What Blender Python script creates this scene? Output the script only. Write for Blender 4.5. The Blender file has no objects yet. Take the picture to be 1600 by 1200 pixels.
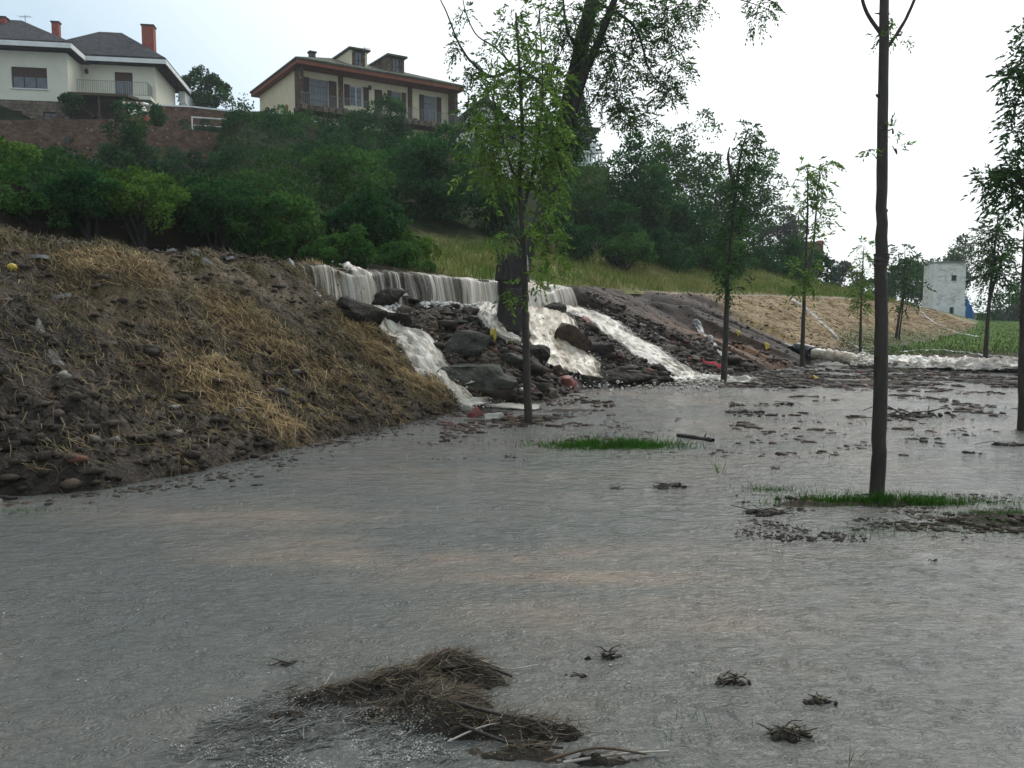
import bpy, math, random
import numpy as np
from mathutils import Vector

# ------------------------------------------------------------------ camera
scene = bpy.context.scene
F, EYE, HOR = 1300.0, 1.6, 490.0            # focal length in photo pixels, eye height, horizon row
PITCH = math.atan((600 - HOR) / F)
cam_d = bpy.data.cameras.new("camera")
cam_d.sensor_width = 36.0
cam_d.lens = 36.0 * F / 1600.0
cam_d.clip_start, cam_d.clip_end = 0.05, 3000.0
cam = bpy.data.objects.new("camera", cam_d)
cam.location = (0, 0, EYE)
cam.rotation_euler = (math.pi / 2 - PITCH, 0, 0)
scene.collection.objects.link(cam)
scene.camera = cam

# ------------------------------------------------------------------ sky, sun, exposure
SUN_EL, SUN_AZ = math.radians(48), math.radians(30)      # azimuth measured from +Y towards +X
world = bpy.data.worlds.new("World")
scene.world = world
world.use_nodes = True
wn, wl = world.node_tree.nodes, world.node_tree.links
wn.clear()
w_out = wn.new("ShaderNodeOutputWorld")
w_bg = wn.new("ShaderNodeBackground")
w_bg.inputs["Strength"].default_value = 0.1
w_sky = wn.new("ShaderNodeTexSky")
w_sky.sky_type = 'NISHITA'
w_sky.sun_disc = False
w_sky.sun_elevation = SUN_EL
w_sky.sun_rotation = SUN_AZ
w_sky.air_density, w_sky.dust_density, w_sky.ozone_density = 1.0, 2.5, 1.5
w_tc = wn.new("ShaderNodeTexCoord")
w_map = wn.new("ShaderNodeMapping")
w_map.inputs["Scale"].default_value = (1.0, 1.0, 2.2)
w_map.inputs["Location"].default_value = (3.1, 0.4, 0.0)
w_noise = wn.new("ShaderNodeTexNoise")
w_noise.inputs["Scale"].default_value = 1.1
w_noise.inputs["Detail"].default_value = 4.0
w_noise.inputs["Roughness"].default_value = 0.45
w_ramp = wn.new("ShaderNodeValToRGB")
w_ramp.color_ramp.elements[0].position = 0.30
w_ramp.color_ramp.elements[0].color = (0.75, 0.75, 0.75, 1)
w_ramp.color_ramp.elements[1].position = 0.62
w_ramp.color_ramp.elements[1].color = (1, 1, 1, 1)
w_mix = wn.new("ShaderNodeMix")
w_mix.data_type = 'RGBA'
# overcast layer: brighter and whiter towards the veiled sun, cooler away from it
w_dot = wn.new("ShaderNodeVectorMath")
w_dot.operation = 'DOT_PRODUCT'
w_dot.inputs[1].default_value = (math.sin(SUN_AZ) * math.cos(SUN_EL), math.cos(SUN_AZ) * math.cos(SUN_EL), math.sin(SUN_EL))
w_glow = wn.new("ShaderNodeValToRGB")
w_glow.color_ramp.elements[0].position = 0.10
w_glow.color_ramp.elements[0].color = (0.36, 0.42, 0.46, 1)
w_glow.color_ramp.elements[1].position = 0.95
w_glow.color_ramp.elements[1].color = (0.98, 0.99, 0.98, 1)
_e = w_glow.color_ramp.elements.new(0.55)
_e.color = (0.41, 0.51, 0.57, 1)
_e = w_glow.color_ramp.elements.new(0.74)
_e.color = (0.72, 0.77, 0.78, 1)
w_gain = wn.new("ShaderNodeVectorMath")
w_gain.operation = 'SCALE'
w_gain.inputs["Scale"].default_value = 10.5
wl.new(w_tc.outputs["Generated"], w_dot.inputs[0])
wl.new(w_dot.outputs["Value"], w_glow.inputs["Fac"])
wl.new(w_glow.outputs["Color"], w_gain.inputs[0])
wl.new(w_gain.outputs["Vector"], w_mix.inputs[7])
wl.new(w_tc.outputs["Generated"], w_map.inputs["Vector"])
wl.new(w_map.outputs["Vector"], w_noise.inputs["Vector"])
wl.new(w_noise.outputs["Fac"], w_ramp.inputs["Fac"])
wl.new(w_ramp.outputs["Color"], w_mix.inputs[0])
wl.new(w_sky.outputs["Color"], w_mix.inputs[6])
wl.new(w_mix.outputs[2], w_bg.inputs["Color"])
wl.new(w_bg.outputs["Background"], w_out.inputs["Surface"])

sun_d = bpy.data.lights.new("sun", 'SUN')
sun_d.energy = 0.9
sun_d.angle = math.radians(25)
sun_d.color = (1.0, 0.97, 0.92)
sun = bpy.data.objects.new("sun", sun_d)
sun_dir = Vector((math.sin(SUN_AZ) * math.cos(SUN_EL), math.cos(SUN_AZ) * math.cos(SUN_EL), math.sin(SUN_EL)))
sun.rotation_euler = (-sun_dir).to_track_quat('-Z', 'Y').to_euler()
scene.collection.objects.link(sun)

scene.view_settings.view_transform = 'Standard'
scene.view_settings.look = 'None'
scene.view_settings.gamma = 1.0
scene.view_settings.exposure = 0.7
scene.view_settings.use_curve_mapping = False
scene.render.engine = 'CYCLES'
scene.cycles.use_denoising = True
scene.cycles.max_bounces = 6
scene.cycles.diffuse_bounces = 3
scene.cycles.glossy_bounces = 3
scene.cycles.transmission_bounces = 3
scene.cycles.transparent_max_bounces = 12
scene.cycles.volume_bounces = 0

# ------------------------------------------------------------------ helpers: rays, noise, meshes, tags
COL = scene.collection
RNG = np.random.default_rng(7)
CP, SP = math.cos(PITCH), math.sin(PITCH)


def ray(px, py):
    a, b = (px - 800) / F, (600 - py) / F
    return np.array([a, CP + b * SP, -SP + b * CP])


def at(px, py, d):
    """point at forward distance d (metres along +Y) seen at a photo pixel"""
    r = ray(px, py)
    return np.array([0, 0, EYE]) + r * (d / r[1])


def gp(px, py, z=0.0):
    r = ray(px, py)
    return np.array([0, 0, EYE]) + r * ((z - EYE) / r[2])


def _hash(ix, iy, seed):
    h = (ix.astype(np.int64) * 374761393 + iy.astype(np.int64) * 668265263 + seed * 1442695041) & 0xFFFFFFFF
    h = ((h ^ (h >> 13)) * 1274126177) & 0xFFFFFFFF
    h = (h ^ (h >> 16)) & 0xFFFFFFFF
    return h.astype(np.float64) / 4294967295.0


def vnoise(x, y, seed=0):
    x, y = np.asarray(x, float), np.asarray(y, float)
    ix, iy = np.floor(x), np.floor(y)
    fx, fy = x - ix, y - iy
    fx, fy = fx * fx * (3 - 2 * fx), fy * fy * (3 - 2 * fy)
    a, b = _hash(ix, iy, seed), _hash(ix + 1, iy, seed)
    c, d = _hash(ix, iy + 1, seed), _hash(ix + 1, iy + 1, seed)
    return ((a + (b - a) * fx) + ((c + (d - c) * fx) - (a + (b - a) * fx)) * fy) * 2 - 1


def fbm(x, y, octaves=4, seed=0, gain=0.5):
    x, y = np.asarray(x, float), np.asarray(y, float)
    r, a, t = 0.0, 1.0, 0.0
    for k in range(octaves):
        r = r + a * vnoise(x * 2 ** k + 17.3 * k, y * 2 ** k - 9.1 * k, seed + k)
        t += a
        a *= gain
    return r / t


def sstep(a, b, x):
    t = np.clip((np.asarray(x, float) - a) / (b - a), 0, 1)
    return t * t * (3 - 2 * t)


def mesh_np(name, V, Fc, mat=None, parent=None, col=None, smooth=False, attrs=None):
    V = np.asarray(V, np.float32)
    Fc = np.asarray(Fc, np.int32)
    me = bpy.data.meshes.new(name)
    me.vertices.add(len(V))
    me.vertices.foreach_set("co", V.ravel())
    n, k = Fc.shape
    me.loops.add(n * k)
    me.loops.foreach_set("vertex_index", Fc.ravel())
    me.polygons.add(n)
    me.polygons.foreach_set("loop_start", np.arange(0, n * k, k, dtype=np.int32))
    if smooth:
        me.polygons.foreach_set("use_smooth", np.ones(n, bool))
    me.update(calc_edges=True)
    if col is not None:
        a = me.color_attributes.new("Col", 'FLOAT_COLOR', 'POINT')
        c = np.ones((len(V), 4), np.float32)
        c[:, :3] = col
        a.data.foreach_set("color", c.ravel())
    for an, av in (attrs or {}).items():
        av = np.asarray(av, np.float32)
        if av.ndim == 1:
            me.attributes.new(an, 'FLOAT', 'POINT').data.foreach_set("value", av)
        else:
            me.attributes.new(an, 'FLOAT_VECTOR', 'POINT').data.foreach_set("vector", av.ravel())
    o = bpy.data.objects.new(name, me)
    COL.objects.link(o)
    if mat:
        me.materials.append(mat)
    if parent:
        o.parent = parent
    return o


def tag(o, label=None, cat=None, group=None, kind=None):
    if label: o["label"] = label
    if cat: o["category"] = cat
    if group: o["group"] = group
    if kind: o["kind"] = kind
    return o


def empty(name, loc, rz=0.0):
    o = bpy.data.objects.new(name, None)
    o.empty_display_size = 0.2
    o.location = loc
    o.rotation_euler = (0, 0, rz)
    COL.objects.link(o)
    return o


class MB:
    """collects solids into one mesh"""
    def __init__(s):
        s.v, s.f = [], []

    def add(s, vs, fs):
        n = len(s.v)
        s.v += [tuple(map(float, q)) for q in vs]
        s.f += [tuple(i + n for i in q) for q in fs]
        return s

    def box(s, x0, x1, y0, y1, z0, z1):
        return s.add([(x0, y0, z0), (x1, y0, z0), (x1, y1, z0), (x0, y1, z0), (x0, y0, z1), (x1, y0, z1), (x1, y1, z1), (x0, y1, z1)],
                     [(0, 3, 2, 1), (4, 5, 6, 7), (0, 1, 5, 4), (1, 2, 6, 5), (2, 3, 7, 6), (3, 0, 4, 7)])

    def bar(s, p, q, r, n=6, r2=None):
        V, Q = tube_np([p, q], [r, r if r2 is None else r2], n)
        s.add(V, [tuple(x) for x in Q])
        m = len(s.v) - 2 * n
        s.f.append(tuple(range(m + n - 1, m - 1, -1)))
        s.f.append(tuple(range(m + n, m + 2 * n)))
        return s

    def prism(s, poly, y0, y1):
        """polygon in xz extruded along y"""
        n = len(poly)
        s.add([(x, y0, z) for x, z in poly] + [(x, y1, z) for x, z in poly],
              [tuple(range(n)), tuple(range(2 * n - 1, n - 1, -1))] + [(i, i + n, (i + 1) % n + n, (i + 1) % n) for i in range(n)])
        return s

    def build(s, name, mat, parent=None, bevel=0.0):
        me = bpy.data.meshes.new(name)
        me.from_pydata(s.v, [], s.f)
        me.materials.append(mat)
        me.update()
        o = bpy.data.objects.new(name, me)
        COL.objects.link(o)
        if parent: o.parent = parent
        if bevel:
            b = o.modifiers.new("bevel", 'BEVEL')
            b.width, b.segments = bevel, 2
        return o


def tube_np(pts, radii, n=8, wob=0.0, seed=0):
    pts = np.asarray(pts, float)
    radii = np.asarray(radii, float)
    T = np.gradient(pts, axis=0)
    T /= np.linalg.norm(T, axis=1)[:, None] + 1e-9
    ref = np.array([1.0, 0, 0]) if abs(T[0][0]) < 0.8 else np.array([0, 1.0, 0])
    V = []
    th = np.linspace(0, 2 * math.pi, n, endpoint=False)
    for i, p in enumerate(pts):
        u = ref - T[i] * ref.dot(T[i])
        u /= np.linalg.norm(u)
        ref = u
        w = np.cross(T[i], u)
        r = radii[i]
        if wob:
            r = r * (1 + wob * vnoise(th * 1.3 + 5, np.full(n, i * 0.7), seed))
            r = r[:, None] if np.ndim(r) else r
        V.append(p + r * (np.cos(th)[:, None] * u + np.sin(th)[:, None] * w))
    V = np.concatenate(V)
    Q = []
    for i in range(len(pts) - 1):
        for j in range(n):
            Q.append((i * n + j, i * n + (j + 1) % n, (i + 1) * n + (j + 1) % n, (i + 1) * n + j))
    return V, np.array(Q)


def smooth_path(pts, n=24):
    """Catmull-Rom resample of points (any dimension)"""
    P = np.asarray(pts, float)
    if len(P) == 2:
        return P[0] + (P[1] - P[0]) * np.linspace(0, 1, n)[:, None]
    P = np.vstack([2 * P[0] - P[1], P, 2 * P[-1] - P[-2]])
    m = len(P) - 3
    out = []
    for t in np.linspace(0, m - 1e-6, n):
        i = int(t)
        f = t - i
        a, b, c, d = P[i], P[i + 1], P[i + 2], P[i + 3]
        out.append(0.5 * (2 * b + (c - a) * f + (2 * a - 5 * b + 4 * c - d) * f * f + (3 * b - a - 3 * c + d) * f ** 3))
    return np.array(out)


def merge(parts):
    V, Q, n = [], [], 0
    for v, q in parts:
        V.append(v)
        Q.append(np.asarray(q) + n)
        n += len(v)
    return np.concatenate(V), np.concatenate(Q)


def unit(a):
    return a / (np.linalg.norm(a, axis=-1, keepdims=True) + 1e-9)


def leaves_np(P, D, L, wr=0.35, rng=RNG, fold=0.0):
    """one diamond leaf (quad) per point: base P, direction D, length L"""
    n = len(P)
    D = unit(D)
    N = unit(np.cross(D, unit(rng.normal(size=(n, 3)))))
    L = np.asarray(L).reshape(-1, 1) * np.ones((n, 1))
    mid = P + D * L * 0.45
    V = np.stack([P, mid + N * L * wr * 0.5, P + D * L, mid - N * L * wr * 0.5], 1).reshape(-1, 3)
    Q = np.arange(4 * n).reshape(n, 4)
    return V, Q


def ash_leaves(P, D, L, rng=RNG, k=4, droop=0.5):
    """pinnate leaves: k pairs of leaflets and a terminal one on each stalk"""
    n = len(P)
    D = unit(D)
    S = unit(np.cross(D, np.array([0, 0, 1.0]) + 0.35 * rng.normal(size=(n, 3))))
    L = np.asarray(L).reshape(-1, 1)
    bp, bd, bl = [], [], []
    for i in range(k):
        f = 0.25 + 0.7 * i / k
        c = P + D * L * f + np.array([0, 0, -1.0]) * L * droop * f * f
        for sg in (-1, 1):
            d = D * 0.75 + S * sg * 0.9 + np.array([0, 0, -0.45 * droop]) + 0.22 * rng.normal(size=(n, 3))
            bp.append(c); bd.append(d); bl.append(L * (0.42 - 0.16 * abs(f - 0.55)))
    c = P + D * L * 0.95 + np.array([0, 0, -1.0]) * L * droop * 0.9
    bp.append(c); bd.append(D + np.array([0, 0, -droop]) + 0.15 * rng.normal(size=(n, 3))); bl.append(L * 0.42)
    return leaves_np(np.concatenate(bp), np.concatenate(bd), np.concatenate(bl), 0.36, rng)


_t = (1 + 5 ** .5) / 2
ICO_V = unit(np.array([(-1, _t, 0), (1, _t, 0), (-1, -_t, 0), (1, -_t, 0), (0, -1, _t), (0, 1, _t), (0, -1, -_t), (0, 1, -_t), (_t, 0, -1), (_t, 0, 1), (-_t, 0, -1), (-_t, 0, 1)], float))
ICO_F = np.array([(0, 11, 5), (0, 5, 1), (0, 1, 7), (0, 7, 10), (0, 10, 11), (1, 5, 9), (5, 11, 4), (11, 10, 2), (10, 7, 6), (7, 1, 8), (3, 9, 4), (3, 4, 2), (3, 2, 6), (3, 6, 8), (3, 8, 9), (4, 9, 5), (2, 4, 11), (6, 2, 10), (8, 6, 7), (9, 8, 1)])


def subdiv(V, Fc):
    V = [tuple(v) for v in V]
    cache, out = {}, []

    def m(a, b):
        k = (min(a, b), max(a, b))
        if k not in cache:
            p = (np.array(V[a]) + np.array(V[b]))
            V.append(tuple(p / np.linalg.norm(p)))
            cache[k] = len(V) - 1
        return cache[k]
    for a, b, c in Fc:
        x, y, z = m(a, b), m(b, c), m(c, a)
        out += [(a, x, z), (b, y, x), (c, z, y), (x, y, z)]
    return np.array(V), np.array(out)


ICO2_V, ICO2_F = subdiv(ICO_V, ICO_F)
ICO3_V, ICO3_F = subdiv(ICO2_V, ICO2_F)


def lumps_np(P, S, rng=RNG, jit=0.28):
    """irregular little lumps: P (n,3) centres, S (n,3) half sizes"""
    n = len(P)
    a = rng.uniform(0, 2 * math.pi, n)
    B = ICO_V[None] * (1 + jit * rng.normal(size=(n, 12, 1)))
    B = B * S[:, None, :]
    ca, sa = np.cos(a)[:, None], np.sin(a)[:, None]
    R = np.stack([B[..., 0] * ca - B[..., 1] * sa, B[..., 0] * sa + B[..., 1] * ca, B[..., 2]], -1)
    V = (R + P[:, None]).reshape(-1, 3)
    Fc = (ICO_F[None] + 12 * np.arange(n)[:, None, None]).reshape(-1, 3)
    return V, Fc


def blades_np(P, D, L, W, bend=0.3, rng=RNG, down=None):
    """bent two-piece blades (5 verts -> quad + tri as two quads)"""
    n = len(P)
    D = unit(D)
    up = np.array([0, 0, 1.0])
    S = unit(np.cross(D, up + 0.5 * rng.normal(size=(n, 3))))
    L, W = np.asarray(L).reshape(-1, 1), np.asarray(W).reshape(-1, 1)
    bd = (rng.normal(size=(n, 3)) * bend) if down is None else np.asarray(down)
    M = P + D * L * 0.5
    T = P + D * L + bd * L * 0.5
    V = np.stack([P - S * W * .5, P + S * W * .5, M + S * W * .45, M - S * W * .45, T + S * W * .1, T - S * W * .1], 1).reshape(-1, 3)
    b = 6 * np.arange(n)[:, None]
    Q = np.concatenate([b + np.array([[0, 1, 2, 3]]), b + np.array([[3, 2, 4, 5]])])
    return V, Q


# ------------------------------------------------------------------ materials
def nmat(name):
    m = bpy.data.materials.new(name)
    m.use_nodes = True
    nt = m.node_tree
    return m, nt, nt.nodes, nt.links, nt.nodes["Principled BSDF"]


def surf(name, stops, scale=4.0, rough=0.7, bump=0.3, bscale=None, spec=0.3, detail=6, stretch=(1, 1, 1), dist=0.02, obj=False):
    """noise-coloured surface with fine relief"""
    m, nt, N, L, P = nmat(name)
    tc = N.new("ShaderNodeTexCoord")
    geo = N.new("ShaderNodeNewGeometry")
    mp = N.new("ShaderNodeMapping")
    mp.inputs["Scale"].default_value = stretch
    L.new(tc.outputs["Object"] if obj else geo.outputs["Position"], mp.inputs["Vector"])
    no = N.new("ShaderNodeTexNoise")
    no.inputs["Scale"].default_value = scale
    no.inputs["Detail"].default_value = detail
    no.inputs["Roughness"].default_value = 0.65
    rp = N.new("ShaderNodeValToRGB")
    cr = rp.color_ramp
    while len(cr.elements) < len(stops): cr.elements.new(0.5)
    for e, (p, c) in zip(cr.elements, stops):
        e.position, e.color = p, (*c, 1)
    n2 = N.new("ShaderNodeTexNoise")
    n2.inputs["Scale"].default_value = bscale or scale * 4
    n2.inputs["Detail"].default_value = 5
    bp = N.new("ShaderNodeBump")
    bp.inputs["Strength"].default_value = bump
    bp.inputs["Distance"].default_value = dist
    L.new(mp.outputs[0], no.inputs["Vector"]); L.new(mp.outputs[0], n2.inputs["Vector"])
    L.new(no.outputs["Fac"], rp.inputs["Fac"]); L.new(rp.outputs["Color"], P.inputs["Base Color"])
    L.new(n2.outputs["Fac"], bp.inputs["Height"]); L.new(bp.outputs["Normal"], P.inputs["Normal"])
    P.inputs["Roughness"].default_value = rough
    P.inputs["Specular IOR Level"].default_value = spec
    return m


def colmat(name, rough=0.6, spec=0.3, rnd=0.35, transl=0.0, noise=0.0, nscale=8.0, bump=0.0, bscale=40.0, bdist=0.02):
    """colour from the mesh's own Col attribute, varied per piece"""
    m, nt, N, L, P = nmat(name)
    at_ = N.new("ShaderNodeAttribute")
    at_.attribute_name = "Col"
    geo = N.new("ShaderNodeNewGeometry")
    hs = N.new("ShaderNodeHueSaturation")
    mr = N.new("ShaderNodeMapRange")
    mr.inputs["To Min"].default_value, mr.inputs["To Max"].default_value = 1 - rnd, 1 + rnd
    L.new(geo.outputs["Random Per Island"], mr.inputs["Value"])
    val = mr.outputs[0]
    if noise:
        no = N.new("ShaderNodeTexNoise")
        no.inputs["Scale"].default_value = nscale
        no.inputs["Detail"].default_value = 6
        no.inputs["Roughness"].default_value = 0.7
        L.new(geo.outputs["Position"], no.inputs["Vector"])
        m2 = N.new("ShaderNodeMapRange")
        m2.inputs["From Min"].default_value, m2.inputs["From Max"].default_value = 0.3, 0.7
        m2.inputs["To Min"].default_value, m2.inputs["To Max"].default_value = 1 - noise, 1 + noise
        L.new(no.outputs["Fac"], m2.inputs["Value"])
        if rnd:
            mu = N.new("ShaderNodeMath"); mu.operation = 'MULTIPLY'
            L.new(val, mu.inputs[0]); L.new(m2.outputs[0], mu.inputs[1]); val = mu.outputs[0]
        else:
            val = m2.outputs[0]
    L.new(at_.outputs["Color"], hs.inputs["Color"]); L.new(val, hs.inputs["Value"])
    L.new(hs.outputs["Color"], P.inputs["Base Color"])
    P.inputs["Roughness"].default_value = rough
    P.inputs["Specular IOR Level"].default_value = spec
    if bump:
        n3 = N.new("ShaderNodeTexNoise")
        n3.inputs["Scale"].default_value = bscale
        n3.inputs["Detail"].default_value = 6
        L.new(geo.outputs["Position"], n3.inputs["Vector"])
        b = N.new("ShaderNodeBump")
        b.inputs["Strength"].default_value, b.inputs["Distance"].default_value = bump, bdist
        L.new(n3.outputs["Fac"], b.inputs["Height"]); L.new(b.outputs["Normal"], P.inputs["Normal"])
    if transl:
        tr = N.new("ShaderNodeBsdfTranslucent")
        mx = N.new("ShaderNodeMixShader")
        mx.inputs[0].default_value = transl
        L.new(hs.outputs["Color"], tr.inputs["Color"])
        L.new(P.outputs[0], mx.inputs[1]); L.new(tr.outputs[0], mx.inputs[2])
        L.new(mx.outputs[0], N["Material Output"].inputs["Surface"])
    return m


M_LEAF = colmat("leaf", rough=0.75, spec=0.06, rnd=0.45, transl=0.38)
M_STRAW = colmat("wet_straw", rough=0.6, spec=0.12, rnd=0.5)
M_CLOD = colmat("wet_mud_clods", rough=0.66, spec=0.13, rnd=0.5, noise=0.3, nscale=30, bump=0.6, bscale=60)
M_FIELD = colmat("field_soil", rough=0.9, spec=0.04, rnd=0.0, noise=0.6, nscale=7.0, bump=0.8, bscale=22, bdist=0.03)
M_EARTH = colmat("wet_earth", rough=0.62, spec=0.14, rnd=0.0, noise=0.6, nscale=7.0, bump=1.0, bscale=22, bdist=0.05)
M_HILL = colmat("hill_soil", rough=0.95, spec=0.03, rnd=0.0, noise=0.6, nscale=2.5, bump=0.8, bscale=9, bdist=0.08)
M_BARK = surf("dark_wet_bark", [(0.3, (0.010, 0.008, 0.007)), (0.7, (0.036, 0.028, 0.023))], 9, 0.6, 0.7, 30, 0.35, stretch=(1, 1, 0.25))
M_BARK2 = surf("sapling_bark", [(0.3, (0.020, 0.017, 0.014)), (0.65, (0.052, 0.041, 0.032)), (0.8, (0.085, 0.07, 0.056))], 12, 0.6, 0.6, 40, 0.3, stretch=(1, 1, 0.35))
M_ROCK = surf("wet_grey_green_rock", [(0.32, (0.018, 0.017, 0.013)), (0.5, (0.050, 0.050, 0.038)), (0.62, (0.085, 0.084, 0.068)), (0.75, (0.15, 0.145, 0.12))], 3.5, 0.6, 1.0, 7, 0.18, dist=.12, detail=9)
M_ROCKD = surf("dark_wet_rock", [(0.3, (0.010, 0.008, 0.006)), (0.6, (0.035, 0.028, 0.022)), (0.8, (0.07, 0.06, 0.05))], 5, 0.65, 1.0, 8, 0.13, dist=.12, detail=9)
M_ROCKB = surf("brown_rock", [(0.3, (0.022, 0.014, 0.010)), (0.7, (0.10, 0.06, 0.038))], 5, 0.6, 1.0, 8, 0.25, dist=.1, detail=9)
M_PALE = surf("pale_limestone", [(0.3, (0.22, 0.20, 0.17)), (0.7, (0.42, 0.39, 0.34))], 6, 0.5, 0.5, 20, 0.35)
M_BRICKR = surf("red_brick_fragment", [(0.3, (0.12, 0.035, 0.028)), (0.7, (0.26, 0.075, 0.055))], 9, 0.5, 0.5, 40, 0.35)
M_ASPH = surf("broken_pavement", [(0.3, (0.10, 0.10, 0.10)), (0.7, (0.26, 0.26, 0.26))], 12, 0.35, 0.4, 50, 0.5)

# ------------------------------------------------------------------ terrain as one height function
EX, EY = 0.61, 0.7924                     # direction along the embankment; (EY,-EX) points down its face


def to_st(X, Y):
    return EX * X + EY * Y, EY * X - EX * Y


def to_xy(s, t):
    return EX * s + EY * t, EY * s - EX * t


_c = []
for px, py, z in [(0, 372, 2.72), (150, 382, 2.66), (330, 402, 2.58), (480, 416, 2.50), (640, 429, 2.46), (780, 440, 2.42), (900, 450, 2.42),
                  (1100, 460, 2.38), (1230, 463, 2.40), (1330, 465, 2.44)]:
    p = gp(px, py, z)
    _c.append((*to_st(p[0], p[1]), z))
for px, py, d in [(1400, 474, 52), (1460, 485, 61), (1500, 495, 66), (1540, 508, 70), (1580, 518, 76)]:
    p = at(px, py, d)
    _c.append((*to_st(p[0], p[1]), p[2]))
_c.sort()
C_S, C_T, C_Z = (np.array([r[k] for r in _c]) for k in range(3))
_q = sorted(to_st(*gp(px, py)[:2]) for px, py in [(0, 784), (180, 770), (330, 742), (450, 708), (600, 672), (700, 648), (860, 628), (940, 609), (1060, 603), (1120, 591),
                                                  (1250, 575), (1330, 561), (1450, 546), (1550, 535)])
T_S, T_T = (np.array([r[k] for r in _q]) for k in range(2))


def crest(s):
    return np.interp(s, C_S, C_T), np.interp(s, C_S, C_Z)


def toe(s):
    return np.interp(s, T_S, T_T)


BR0, BR1 = to_st(*gp(478, 416, 2.5)[:2])[0], to_st(*gp(880, 448, 2.42)[:2])[0]     # the overflowing stretch


def breach(s):
    return sstep(BR0 - 0.7, BR0 + 0.3, s) * (1 - sstep(BR1 - 0.2, BR1 + 1.2, s))


CARVE = []            # (polyline xy, half width, depth)


def seg_dist(X, Y, P):
    d = np.full(np.shape(X), 1e9)
    for a, b in zip(P[:-1], P[1:]):
        ab = b - a
        u = np.clip(((X - a[0]) * ab[0] + (Y - a[1]) * ab[1]) / (ab.dot(ab) + 1e-9), 0, 1)
        d = np.minimum(d, np.hypot(X - a[0] - u * ab[0], Y - a[1] - u * ab[1]))
    return d


def bank_z(s, w, fine=1.0):
    """embankment face: w = 0 at the toe, 1 at the crest"""
    zc = np.interp(s, C_S, C_Z)
    plain = np.interp(w, [-.06, 0, .06, .3, .6, .88, 1.0, 1.2], [-.35, -.12, .07, .30, .62, .93, 1.0, 1.0]) * zc
    cut = np.interp(w, [-.06, 0, .12, .3, .5, .68, .84, .915, .95, 1.0, 1.2], [-.35, -.10, .10, .26, .44, .60, .68, .70, .97, 1.0, 1.0]) * zc
    B = breach(s)
    z = plain * (1 - B) + cut * B
    X, Y = to_xy(s, np.interp(s, T_S, T_T) * (1 - w) + np.interp(s, C_S, C_T) * w)
    env = np.clip(np.minimum(w / 0.25, (1.03 - w) / 0.12), 0, 1)
    left = 1 - sstep(BR0 - 1.0, BR0 + 1.5, s)
    gul = sstep(BR1 - 0.6, BR1 + 1.0, s) * (1 - sstep(BR1 + 6, BR1 + 11, s))
    far = sstep(BR1 + 6, BR1 + 11, s)
    tt = w * 5.2
    z = z + env * left * (0.30 * fbm(X * .75, Y * .75, 3, 3) + 0.05 * np.clip(w * 3, 0, 1))
    z = z + env * B * 0.13 * fbm(X * 1.3, Y * 1.3, 3, 9)
    # rills worn down the bare face right of the overflow
    rl = np.abs(vnoise(s * 0.95 + 0.25 * vnoise(s * .3, tt * .8, 5), tt * 0.16, 11))
    z = z - env * gul * (0.46 * (1 - np.clip(rl / 0.28, 0, 1)) ** .8 - 0.12)
    r2 = np.abs(vnoise(s * 0.30, tt * 0.1, 15))
    z = z - env * far * 0.22 * (1 - np.clip(r2 / 0.16, 0, 1))
    if fine:
        low = np.clip(1.3 - w * 1.6, 0.25, 1)
        z = z + fine * np.clip(env * 1.5, 0, 1) * (left * (0.11 * fbm(X * 3.2, Y * 3.2, 3, 21) + 0.28 * np.abs(fbm(X * 4.0, Y * 4.0, 3, 31)) * low + .05 * fbm(X * 16, Y * 16, 2, 35) * low)
                                 + B * (0.10 * fbm(X * 3.6, Y * 3.6, 3, 41) + 0.05 * fbm(X * 10, Y * 10, 2, 45))
                                 + gul * (0.10 * fbm(s * 2.6, tt * .7, 3, 51) + 0.02 * fbm(X * 8, Y * 8, 2, 55))
                                 + far * 0.03 * fbm(X * 2, Y * 2, 3, 61))
        z = z + fine * np.exp(-((w - 1.0) / 0.06) ** 2) * (1 - B) * (0.06 * fbm(s * 1.3, tt, 3, 71) * (1 - far) + 0.02 * fbm(s * 4, tt, 2, 73))
    for P, hw, dep in CARVE:
        if np.size(X) > 4000:
            bx = (X > P[:, 0].min() - 1) & (X < P[:, 0].max() + 1) & (Y > P[:, 1].min() - 1) & (Y < P[:, 1].max() + 1)
            z = z.copy()
            z[bx] -= dep * np.exp(-(seg_dist(X[bx], Y[bx], P) / hw) ** 2)
        else:
            z = z - dep * np.exp(-(seg_dist(X, Y, P) / hw) ** 2)
    return z


def hill_z(s, q, fine=1.0):
    zc = np.interp(s, C_S, C_Z)
    a = np.interp(q, [0, .5, 4.8, 5.15, 20, 28, 32, 38, 48, 60, 140], [0, 0, .1, 1.5, 3.7, 5.7, 7.0, 9.6, 13.4, 14.0, 14.5])
    b = np.interp(q, [0, .6, 5, 8, 28, 31, 42, 60, 140], [0, .05, 1.30, 2.4, 10.6, 12.2, 12.9, 13.5, 14.5])
    k = sstep(9, 13, s - 0.6 * q)
    h = a * (1 - k) + b * k
    cap = np.interp(s, [0, 56, 70, 82, 94, 106, 125, 300], [99, 14, 10.5, 8.2, 6.3, 4.0, 2.0, 1.0])
    soft = np.interp(s, [55, 75], [1, 0.6])
    h = cap * np.tanh(h * soft / cap) if np.ndim(h) else cap * math.tanh(h * soft / cap)
    z = zc + h
    if fine:
        X, Y = to_xy(s, np.interp(s, C_S, C_T) - q)
        z = z + np.clip((q - 0.8) / 4, 0, 1) * (0.35 * fbm(X * .25, Y * .25, 3, 81) + 0.10 * fbm(X * 1.2, Y * 1.2, 2, 85))
    return z


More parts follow.
